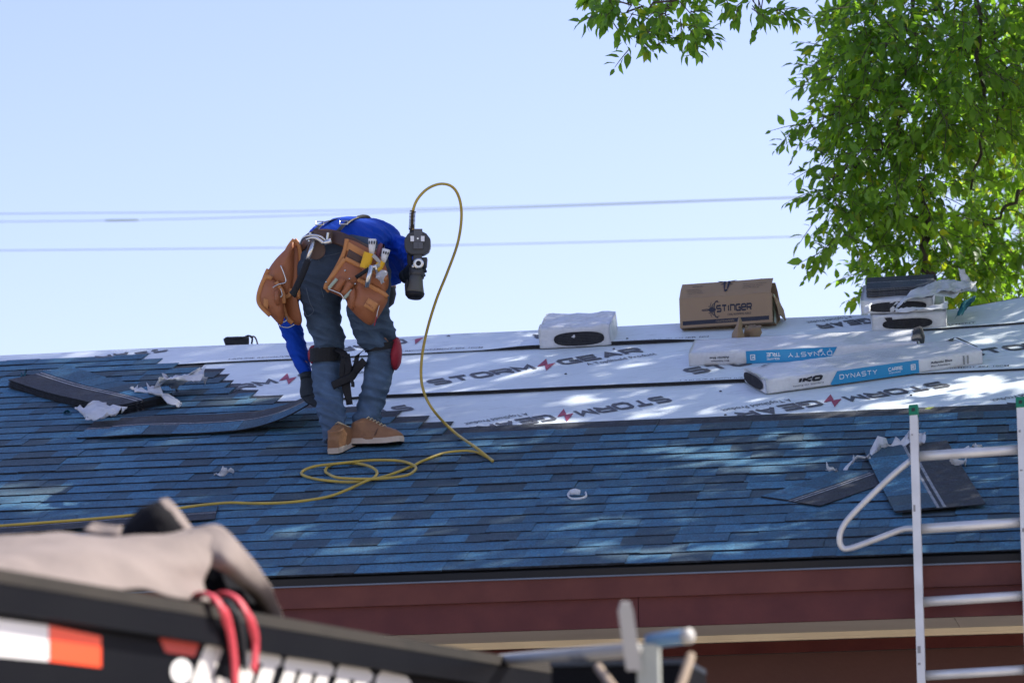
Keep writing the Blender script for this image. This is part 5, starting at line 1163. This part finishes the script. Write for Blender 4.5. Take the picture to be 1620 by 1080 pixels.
# --- knee pads and their straps
def ribbon(pp, w, m=M_blk, name='strap', parent=man, face=None, th=.0022):
    pts = spline([P(*q) for q in pp], 6); V, Fc = loft(pts, [(w, th)] * len(pts), 8, True, 1, face if face is not None else UP); return mesh(name, V, Fc, m, parent, smooth=True)
def pad(name, c, r, m, tilt=0.):
    bm = bmesh.new(); bmesh.ops.create_icosphere(bm, subdivisions=3, radius=1); V = []
    for v in bm.verts:
        x, y, z = v.co; k = 1 + .05 * nz(x * 3, y * 3, z * 3); x, z = x * math.cos(tilt) - z * math.sin(tilt) * .35, z
        V.append(c + RT * x * r[0] * k + FW * y * r[1] * k + UP * (z * r[2] * k) + RT * math.sin(tilt) * z * .02)
    Fc = [tuple(v.index for v in f.verts) for f in bm.faces]; bm.free(); return mesh(name, V, Fc, m, man, smooth=True)
kp = pad('knee_pad', P(626, 559, 17.42), (.034, .085, .086), M_pad, .25); kpl = pad('knee_pad', P(496, 561, 17.54), (.030, .06, .05), M_pad)
kb = pad('knee_pad_rim', P(617, 568, 17.46), (.029, .070, .094), M_blk, .2)
def band(c, w, d, hh, name, tilt=0.):
    n = 28; V = []
    for i in range(n):
        q = 2 * math.pi * i / n; p = c + RT * w * math.cos(q) + FW * d * math.sin(q) + UP * (tilt * math.cos(q))
        V += [p - UP * hh, p + UP * hh]
    V2 = [v + nrm(v - c) * .004 for v in V]; N0 = len(V)
    Fc = [(2 * i, 2 * ((i + 1) % n), 2 * ((i + 1) % n) + 1, 2 * i + 1) for i in range(n)]
    Fc = [tuple(N0 + k for k in f) for f in Fc] + [tuple(reversed(f)) for f in Fc] + [(2 * i + 1, 2 * ((i + 1) % n) + 1, N0 + 2 * ((i + 1) % n) + 1, N0 + 2 * i + 1) for i in range(n)] + [(2 * ((i + 1) % n), 2 * i, N0 + 2 * i, N0 + 2 * ((i + 1) % n)) for i in range(n)]
    return mesh(name, V + V2, Fc, M_blk, man, smooth=False)
band(P(517, 560, 17.505), .084, .092, .034, 'knee_band', .004); band(P(603, 548, 17.42), .080, .092, .017, 'knee_band', .012)
ribbon([(532, 552, 17.40), (545, 560, 17.38), (553, 582, 17.37), (557, 600, 17.37)], .016, face=RT); ribbon([(548, 560, 17.38), (551, 580, 17.36), (549, 605, 17.36), (553, 640, 17.36)], .017, face=RT); ribbon([(544, 565, 17.37), (541, 590, 17.36), (545, 612, 17.36), (552, 636, 17.36)], .014, face=RT)
ribbon([(526, 610, 17.355), (538, 604, 17.34), (556, 596, 17.35), (566, 582, 17.37), (577, 570, 17.36)], .021, face=UP); ribbon([(556, 596, 17.36), (563, 574, 17.38), (566, 562, 17.38), (578, 552, 17.34)], .012, face=RT * .8 + UP * .6); ribbon([(554, 598, 17.35), (558, 606, 17.34), (558, 612, 17.34)], .009, face=RT)
# --- tool belt, pouches, suspenders
bp_ = [(472, 398, 17.46), (482, 383, 17.33), (500, 374, 17.265), (525, 374, 17.235), (548, 382, 17.215), (572, 394, 17.205), (596, 404, 17.24), (608, 402, 17.42), (600, 392, 17.62), (560, 384, 17.70), (510, 384, 17.66), (478, 396, 17.56), (472, 398, 17.46)]
ribbon(bp_, .036, M_belt, 'tool_belt', man, UP * .95 + FW * .3, .0035)
def pocket(c4, bulge, name, m, parent, z0, rim=None, nu=10, thick=.02, nse=.004, roundb=0.):
    """leather pocket on a quad of pixels (tl, tr, br, bl), swelling towards the viewer; closed shell"""
    tl, tr_, br, bl = [np.array(q, float) for q in c4]; G = []; Bk = []
    for i in range(nu + 1):
        for j in range(nu + 1):
            a_, b_ = i / nu, j / nu; q = (tl * (1 - a_) + tr_ * a_) * (1 - b_) + (bl * (1 - a_) + br * a_) * b_
            ctr = (tl + tr_ + br + bl)[:2] / 4
            if roundb: q[:2] = ctr + (q[:2] - ctr) * (1 - roundb * (abs(2 * a_ - 1) ** 3) * (abs(2 * b_ - 1) ** 3))
            zq = (q[2] if len(q) > 2 else z0)
            bb = bulge * (max(0, math.sin(math.pi * a_)) ** .6) * (max(0, math.sin(math.pi * min(1, .12 + b_ * .88))) ** .6) + nse * nz(q[0] * .09, q[1] * .09, bulge * 30)
            G.append(P(q[0], q[1], zq - bb)); Bk.append(P(q[0], q[1], zq + thick))
    N0 = len(G); f = [tuple(reversed(q)) for q in grid_faces(nu + 1, nu + 1)]; f2 = [tuple(N0 + k for k in reversed(q)) for q in f]
    r_ = [i * (nu + 1) for i in range(nu + 1)] + [nu * (nu + 1) + j for j in range(1, nu + 1)] + [i * (nu + 1) + nu for i in range(nu - 1, -1, -1)] + [j for j in range(nu - 1, 0, -1)]
    f3 = [(r_[k], r_[(k + 1) % len(r_)], N0 + r_[(k + 1) % len(r_)], N0 + r_[k]) for k in range(len(r_))]
    ob = mesh(name, G + Bk, f + f2 + f3, m, parent, smooth=True)
    sides = {'t': [i * (nu + 1) for i in range(nu + 1)], 'l': list(range(nu + 1)), 'b': [i * (nu + 1) + nu for i in range(nu + 1)], 'r': [nu * (nu + 1) + j for j in range(nu + 1)]}
    for sdn in (rim or ''):
        p_ = [G[k] - FW * .003 for k in sides[sdn]]; V, Fc = loft(p_, [(.0105, .004)] * len(p_), 8, True, 1, UP if sdn in 'tb' else RT); mesh('binding', V, Fc, M_rim, parent, smooth=True)
    return ob
def leather(outline, z, bulge, name, m, parent, thick=.03, rim=None, tilt=0., nse=.004):
    """leather bag with a free outline (pixels, clockwise), domed towards the viewer, closed at the back"""
    o2 = spline([(*q, 0) for q in outline + [outline[0]]], 4)[:-1, :2]; c = o2.mean(0); n = len(o2); rings = 7; V = []
    for k in range(rings):
        f = 1 - k / rings
        for q in o2:
            p = c + (q - c) * f; zz = z + tilt * (p[0] - c[0]) / 50
            V.append(P(p[0], p[1], zz - bulge * (1 - f ** 2.6) - nse * nz(p[0] * .1, p[1] * .1, z)))
    V.append(P(c[0], c[1], z - bulge)); b0 = len(V)
    for q in o2: V.append(P(q[0], q[1], z + tilt * (q[0] - c[0]) / 50 + thick))
    Fc = [(k * n + i, k * n + (i + 1) % n, (k + 1) * n + (i + 1) % n, (k + 1) * n + i) for k in range(rings - 1) for i in range(n)] + [((rings - 1) * n + i, (rings - 1) * n + (i + 1) % n, rings * n) for i in range(n)]
    Fc += [(b0 + i, b0 + (i + 1) % n, (i + 1) % n, i) for i in range(n)] + [tuple(b0 + i for i in range(n - 1, -1, -1))]
    ob = mesh(name, V, Fc, m, parent, smooth=True)
    for a_, b_ in (rim or []):
        idx = [i % n for i in range(int(a_ * n), int(b_ * n) + 1)]; p_ = [V[i] - FW * .009 for i in idx]
        tv = np.array([nrm(np.cross(FW, p_[min(j + 1, len(p_) - 1)] - p_[max(j - 1, 0)])) for j in range(len(p_))])
        Vr, Fr = loft(p_, [(.0115, .005)] * len(p_), 8, True, 1, tv); mesh('binding', Vr, Fr, M_rim, ob if ob.parent is man else parent, smooth=True)
    return ob
pr = leather([(549, 378), (560, 381), (582, 392), (602, 405), (613, 430), (614, 455), (600, 464), (560, 470), (530, 465), (517, 456), (521, 444), (535, 420), (545, 398)], 17.18, .02, 'tool_pouch', M_leath, man, .03, [(.66, 1.0)])
pocket([(551, 382), (582, 400), (578, 412), (548, 396)], .008, 'tool_loop', M_rim, pr, 17.165, None, 8, .01)
pocket([(552, 394), (580, 410), (572, 424), (548, 408)], .004, 'tool_loop', M_belt, pr, 17.158, None, 8, .01)
leather([(546, 409), (562, 417), (580, 428), (576, 450), (563, 480), (548, 474), (530, 465), (516, 457), (519, 446), (531, 430)], 17.155, .034, 'pocket', M_leath, pr, .03, [(0., .2), (.7, 1.)])
pocket([(574, 420), (612, 442), (610, 466), (568, 444)], .022, 'pocket', M_leath, pr, 17.14, 't', 10, .03)
leather([(566, 442), (590, 455), (613, 470), (607, 488), (594, 508), (584, 514), (570, 505), (556, 491), (549, 481), (553, 468), (560, 454)], 17.125, .05, 'pocket', M_leath, pr, .05, [(0., .19)])
pocket([(550, 466), (563, 452), (566, 486), (554, 493)], .030, 'pocket_gusset', M_leath, pr, 17.105, None, 8, .03, .003, .25)
pocket([(538, 438), (548, 443), (536, 464), (526, 459)], .012, 'pen_sleeve', M_leath, pr, 17.112, None, 8, .01); pocket([(550, 444), (560, 450), (548, 470), (538, 465)], .012, 'pen_sleeve', M_leath, pr, 17.108, None, 8, .01)
q = pocket([(583, 471), (599, 481), (591, 494), (575, 484)], .001, 'maker_patch', M_rim, pr, 17.068, None, 4, .003, .0)
mbm = MB(); pl = lambda x, y, k=0: P(579 + 14 * x + -4 * y, 483 + 9 * x - 9 * y, 17.0655)
letter_mb(mbm, 'HD', pl, .55, .2, .25, .7, w=.8, gap=.3, t=.2); mbm.build('patch_mark', M_leath, pr)
for a_, b_, m_ in (((520, 456), (533, 441), M_green2 if False else mat('pale clip pad', (.35, .42, .33), .5)), ((544, 472), (557, 459), mat('pale clip pad', (.35, .42, .33), .5))):
    V, Fc = loft([P(*a_, 17.10), P(*b_, 17.10)], [(.008, .004)] * 2, 8, True, 1, UP); mesh('tape_clip_pad', V, Fc, m_, pr)
MB().tube(spline([P(519, 457, 17.10), P(530, 461, 17.095), P(540, 466, 17.09), P(544, 474, 17.09)], 5), .003, 6).build('tape_clip', M_steel, pr, True)
for x, y in ((546, 428), (553, 441), (562, 449), (516, 446)):
    V, Fc = loft([P(x, y, 17.115), P(x, y, 17.10)], [.006, .004], 8); mesh('rivet', V, Fc, M_steel, pr, smooth=True)
V, Fc = loft(spline([P(601, 480, 17.10), P(597, 494, 17.09), P(596, 502, 17.09)], 4), .002, 5); mesh('cord_end', V, Fc, M_wrap, pr); V, Fc = loft(spline([P(596, 500, 17.09), P(594, 508, 17.09), P(592, 515, 17.09)], 4), .003, 5); mesh('cord_end', V, Fc, M_pad, pr)
# left pouch
pl_ = leather([(466, 379), (474, 392), (476, 420), (472, 450), (473, 480), (478, 505), (474, 514), (463, 511), (453, 500), (447, 478), (445, 450), (449, 420), (455, 395)], 17.37, .03, 'tool_pouch', M_leath, man, .05, [(.0, .3), (.55, 1.)], -.03)
leather([(464, 383), (454, 392), (437, 409), (425, 426), (417, 447), (424, 458), (440, 463), (457, 468), (463, 440), (464, 410)][::-1], 17.345, .035, 'pocket', M_leath, pl_, .06, [(.15, .62)], -.04)
leather([(422, 438), (413, 454), (409, 472), (413, 484), (428, 499), (444, 514), (450, 500), (449, 480), (447, 462), (437, 446)][::-1], 17.31, .045, 'pocket', M_leath, pl_, .07, [(.0, .2), (.5, .95)], -.03)
pocket([(434, 458), (443, 462), (444, 484), (434, 482)], .02, 'pocket_gusset', M_leath, pl_, 17.262, None, 8, .02, .003, .3)
pocket([(417, 471), (425, 474), (424, 489), (417, 484)], .002, 'maker_patch', M_rim, pl_, 17.275, None, 4, .004, .0)
MB().tube(spline([P(444, 420, 17.30), P(449, 432, 17.29), P(452, 446, 17.285), P(440, 450, 17.28), P(430, 457, 17.28), P(431, 466, 17.28), P(438, 470, 17.28), P(446, 468, 17.28), P(444, 456, 17.285)], 5), .0032, 6).build('tape_clip', M_steel, pl_, True)
MB().tube(spline([P(452, 500, 17.35), P(454, 506, 17.34), P(444, 512, 17.33), P(444, 516, 17.33), P(456, 518, 17.33), P(466, 513, 17.33)], 5), .0032, 6).build('tape_clip', M_steel, pl_, True)
# suspenders with buckles
for pp, st in (([(494, 372, 17.26), (502, 361, 17.33), (514, 352, 17.42), (530, 347, 17.55), (541, 345, 17.66)], 0), ([(527, 374, 17.235), (538, 362, 17.30), (549, 351, 17.42), (566, 345.5, 17.58), (583, 346, 17.72)], 1)):
    rr = ribbon(pp, .017, M_blk, 'suspender', man, RT * .9 + UP * .3, .003)
    bpt = pp[1]; bq = P(bpt[0] + (6 if st else 4), bpt[1] - (6 if st else 4), bpt[2] + .0)
    ring_ = [bq + RT * a_ * .02 + (UP * .5 + FW * .6) * b_ * .018 for a_, b_ in ((-1, -1), (1, -1), (1, 1), (-1, 1), (-1, -1))]
    V, Fc = loft(np.array(ring_) - FW * .012 + UP * .012, .003, 6); mesh('buckle', V, Fc, M_steel, rr)
    if st: ribbon([(549, 354, 17.36), (558, 347.5, 17.47), (566, 344.5, 17.56)], .005, mat('cream stripe', (.5, .42, .26), .7), 'strap_stripe', rr, RT * .9 + UP * .3, .004)
V, Fc = loft(spline([P(566, 345, 17.6), P(575, 343, 17.64), P(584, 345, 17.68), P(585, 351, 17.68), P(578, 352, 17.66)], 5), [(.012, .004)] * 21, 8); mesh('suspender_loop', V, Fc, M_blk, man, smooth=True)
# hammer holder on the belt and the hammer in it
hh_ = pocket([(497, 363, 17.20), (526, 365, 17.20), (526, 382, 17.19), (494, 380, 17.20)], .012, 'hammer_holder', M_belt, man, 17.2, None, 8, .02)
V, Fc = loft([P(500, 396, 17.205), P(500, 396, 17.19)], [.048, .046], 20, True, 1, UP); mesh('holder_plate', V, Fc, M_belt, hh_, smooth=False)
for x in (491, 519): V, Fc = loft([P(x, 368, 17.175), P(x - 2, 382, 17.17)], [(.006, .003)] * 2, 6, True, 1, RT); mesh('holder_rivet', V, Fc, M_steel, hh_)
MB().tube(spline([P(475, 386, 17.22), P(480, 376, 17.18), P(492, 372, 17.16), P(506, 374, 17.155), P(515, 381, 17.16), P(517, 386, 17.17)], 5), .006, 8).build('steel_loop', M_steel, hh_, True)
hm = empty('hammer', 'hammer with black rubber grip hanging from the back of the belt', 'hammer', P(480, 420, 17.17))
MB().tube([P(497, 380, 17.155), P(486, 414, 17.145)], [(.010, .007), (.011, .008)], 10).build('shaft', M_steel, hm, True)
MB().tube(spline([P(487, 412, 17.145), P(480, 430, 17.14), P(472, 448, 17.14), P(464, 464, 17.145), P(462, 467, 17.146)], 4), [(.017, .014)] * 12 + [(.020, .016), (.021, .016), (.021, .016), (.019, .015), (.014, .01)], 12).build('grip', mat('black rubber grip', (.014, .015, .018), .75, bump=.6, bscale=160), hm, True)
MB().tube([P(512, 385, 17.15), P(524, 381, 17.15)], [.012, .015], 12).build('head', M_steel, hm, True); MB().tube(spline([P(512, 385, 17.15), P(498, 376, 17.148), P(484, 379, 17.16)], 5), [.011, .010, .010, .009, .009, .008, .008, .007, .006, .006, .004], 10).build('claw', M_steel, hm, True)
# tools in the right pouch
M_yel = mat('yellow plastic', (.72, .42, .015), .45, var=.2, scale=20)
def tool(name, label, cat, parts_):
    c = P(590, 420, 17.12); t_ = empty(name, label, cat, c, 'tools in the right pouch')
    for nm, V, Fc, m, sm in parts_: mesh(nm, V, Fc, m, t_, smooth=sm)
def bar(a_, b_, w, d, n=4): return loft([P(*a_), P(*b_)], [(w, d)] * 2, n, True, 1, RT)
def ridged(a_, b_):
    A_, B_ = P(*a_), P(*b_); V, Fc = loft([A_, A_ * .6 + B_ * .4, B_, B_ + (B_ - A_) * .05], [(.010, .009), (.016, .013), (.021, .016), (.018, .013)], 10, True, 1, RT); return V, Fc
tool('utility_knife', 'yellow utility knife with a pale ridged handle, nearer the belt buckle', 'knife', [('handle', *bar((577, 424, 17.10), (584, 400, 17.10), .026, .012, 8), M_yel, False), ('pale_handle', *ridged((588, 405, 17.115), (589, 379, 17.115)), M_wrap, True), *[('slot', *bar((584 + 4 * j, 386, 17.095), (584.3 + 4 * j, 381, 17.094), .003, .003), M_black, False) for j in range(4)]])
tool('utility_knife', 'second knife with pale ridged handle and yellow body, nearer the nail gun', 'knife', [('handle', *bar((596, 428, 17.09), (604, 413, 17.09), .020, .012, 8), M_yel, False), ('pale_handle', *ridged((605, 418, 17.11), (611, 395, 17.11)), M_wrap, True), *[('slot', *bar((606.5 + 3.6 * j, 401 + j, 17.092), (607.2 + 3.6 * j, 397 + j, 17.091), .003, .003), M_black, False) for j in range(3)]])
tool('pry_tool', 'bent pale steel pry tool hooked among the knives in the pouch', 'pry bar', [('blade', *loft(spline([P(590, 404, 17.09), P(598, 412, 17.085), P(600, 418, 17.08), P(592, 424, 17.08), P(582, 426, 17.08)], 5), [(.010, .004)] * 21, 8, True, 1, UP), M_rack, True)])
tool('roofing_hatchet', 'small steel-headed roofing hatchet lying across the pouch pocket', 'hatchet', [('handle', *bar((563, 439, 17.075), (584, 425, 17.07), .010, .008, 10), mat('black rubber grip', (.014, .015, .018), .75), True), ('head', *loft([P(588, 420, 17.06), P(583, 440, 17.055), P(580, 455, 17.06)], [(.013, .010), (.012, .009), (.012, .004)], 8, True, 1, RT), M_steel, True), ('poll', *loft([P(584, 424, 17.062), P(594, 421, 17.06), P(596, 432, 17.06)], [(.009, .008), (.011, .009), (.006, .005)], 8, True, 1, UP), M_steel, True)])
tool('clear_bag', 'crumpled clear plastic bag stuffed in the pouch', 'bag', [('film', *patch([[P(594, 428, 17.09), P(602, 426, 17.08), P(611, 432, 17.09)], [P(595, 438, 17.06), P(603, 436, 17.05), P(612, 440, 17.07)], [P(600, 448, 17.08), P(606, 449, 17.07), P(610, 446, 17.08)]], 8, 8, .014, 25), mat('hazy film', (.6, .62, .66), .2, spec=.7, trans=.4), True)])
tool('marker', 'dull purple marker tip behind the pale knife handles', 'marker', [('barrel', *loft([P(596, 410, 17.13), P(602, 388, 17.13), P(604, 385, 17.13)], [.012, .012, .006], 10), mat('dull purple', (.16, .06, .08), .6), True)])

# ================================================================== NAIL GUN
ng = empty('nail_gun', 'grey and black coil nail gun held up in the right glove', 'nail gun', P(660, 410, ZG))
M_gun = mat('grey gun housing', (.035, .038, .042), .45, var=.4, scale=20, col2=(.06, .062, .065), spec=.5)
M_gun2 = mat('black gun rubber', (.010, .011, .014), .6)
M_olive = mat('olive grey magazine', (.10, .098, .085), .5, var=.4, scale=16, col2=(.07, .068, .06))
vf = nrm(-FW + UP * .12); vu = nrm(UP - vf * (UP @ vf)); vr = np.cross(vu, vf)
if vr @ RT < 0: vr = -vr
cc = P(660.5, 384, ZG - .03)
def gp(x, y, z): return cc + vr * x + vu * y + vf * z            # metres on the cap: right, up, towards the viewer
def prism(name, pts, z0, z1, m, bev=.003, parent=ng):
    n = len(pts); V = [gp(x, y, z0) for x, y in pts] + [gp(x, y, z1) for x, y in pts]
    o = mesh(name, V, [tuple(range(n - 1, -1, -1)), tuple(range(n, 2 * n))] + [(i, (i + 1) % n, n + (i + 1) % n, n + i) for i in range(n)], m, parent)
    if bev: b_ = o.modifiers.new('b', 'BEVEL'); b_.width = bev; b_.segments = 2; b_.limit_method = 'ANGLE'
    return o
oc = [(.066, .018), (.045, .046), (.018, .060), (-.020, .060), (-.048, .046), (-.066, .018), (-.066, -.022), (-.058, -.045), (-.03, -.062), (.03, -.062), (.058, -.045), (.066, -.022)]
prism('head_cap', oc, -.06, .012, M_gun, .006)
prism('cap_plate', [(.025, .068), (-.018, .068), (-.018, .03), (-.032, .03), (-.032, -.002), (-.02, -.002), (-.02, -.034), (.028, -.034), (.028, -.002), (.036, -.002), (.036, .03), (.025, .03)], .0125, .022, mat('mid grey plate', (.10, .105, .115), .45), .002)
for x in (-.026, .027): prism('sticker', [(x - .009, .004), (x + .009, .004), (x + .009, .031), (x - .009, .031)], .0222, .0236, M_white, 0)
prism('plate_seam', [(-.02, .0005), (.028, .0005), (.028, .0025), (-.02, .0025)], .0221, .0226, M_black, 0); prism('plate_seam', [(.0025, -.03), (.0045, -.03), (.0045, -.006), (.0025, -.006)], .0221, .0226, M_black, 0)
V, Fc = loft([gp(.002, .018, .0222), gp(.002, .018, .0242)], [.006, .005], 10, True, 1, vr); mesh('bolt', V, Fc, M_steel, ng)
prism('neck', [(-.02, -.05), (.022, -.05), (.024, -.125), (-.026, -.125)], -.05, .004, M_gun, .006)
prism('trigger_guard', [(-.055, -.055), (-.03, -.05), (-.026, -.115), (-.042, -.12), (-.052, -.1)], -.055, -.012, M_gun2, .006)
prism('handle', [(.02, -.07), (.05, -.07), (.046, -.118), (.022, -.125)], -.09, -.02, M_gun, .006)
V, Fc = loft([gp(.006, -.108, .0), gp(.006, -.108, .022), gp(.006, -.108, .0245)], [.026, .026, .021], 20, True, 1, vr); mesh('silver_collar', V, Fc, M_steel, ng, smooth=False)
V, Fc = loft([gp(.006, -.108, .0246), gp(.006, -.108, .0256)], [.013, .0125], 16, True, 1, vr); mesh('bore', V, Fc, M_gun2, ng)
V, Fc = loft([gp(-.018, -.105, -.01), gp(-.022, -.128, .012)], [.009, .008], 10); mesh('depth_wheel', V, Fc, M_steel, ng, smooth=True)
V, Fc = loft([gp(-.002, -.118, -.03), gp(-.003, -.15, -.022), gp(-.004, -.178, -.016)], [(.038, .034), (.040, .036), (.037, .034)], 18, True, 1, vr); mesh('magazine_housing', V, Fc, M_gun, ng, smooth=True)
V, Fc = loft([gp(-.006, -.17, -.012), gp(-.009, -.21, -.006), gp(-.012, -.248, 0.), gp(-.013, -.262, .002)], [(.033, .033), (.038, .038), (.046, .046), (.044, .044)], 20, True, 1, vr); mesh('magazine', V, Fc, M_olive, ng, smooth=True)
V, Fc = loft([gp(-.0125, -.255, .002), gp(-.0135, -.27, .003), gp(-.0145, -.284, .005)], [(.050, .048), (.047, .045), (.034, .032)], 20, True, 1, vr); mesh('magazine_rim', V, Fc, M_gun2, ng, smooth=True)
prism('magazine_guard', [(-.052, -.19), (-.046, -.185), (-.05, -.26), (-.062, -.25), (-.064, -.215)], -.03, .02, M_gun2, .003)
V, Fc = loft([gp(-.028, .055, -.02), gp(-.026, .075, -.018), gp(-.0255, .095, -.016)], [.015, .009, .008], 12, True, 1, vr); mesh('air_fitting', V, Fc, mat('brass', (.45, .30, .12), .35, metal=.8), ng, smooth=True)
prism('air_port', [(-.042, .05), (-.008, .05), (-.01, .068), (-.04, .066)], -.04, .0, M_gun2, .003)
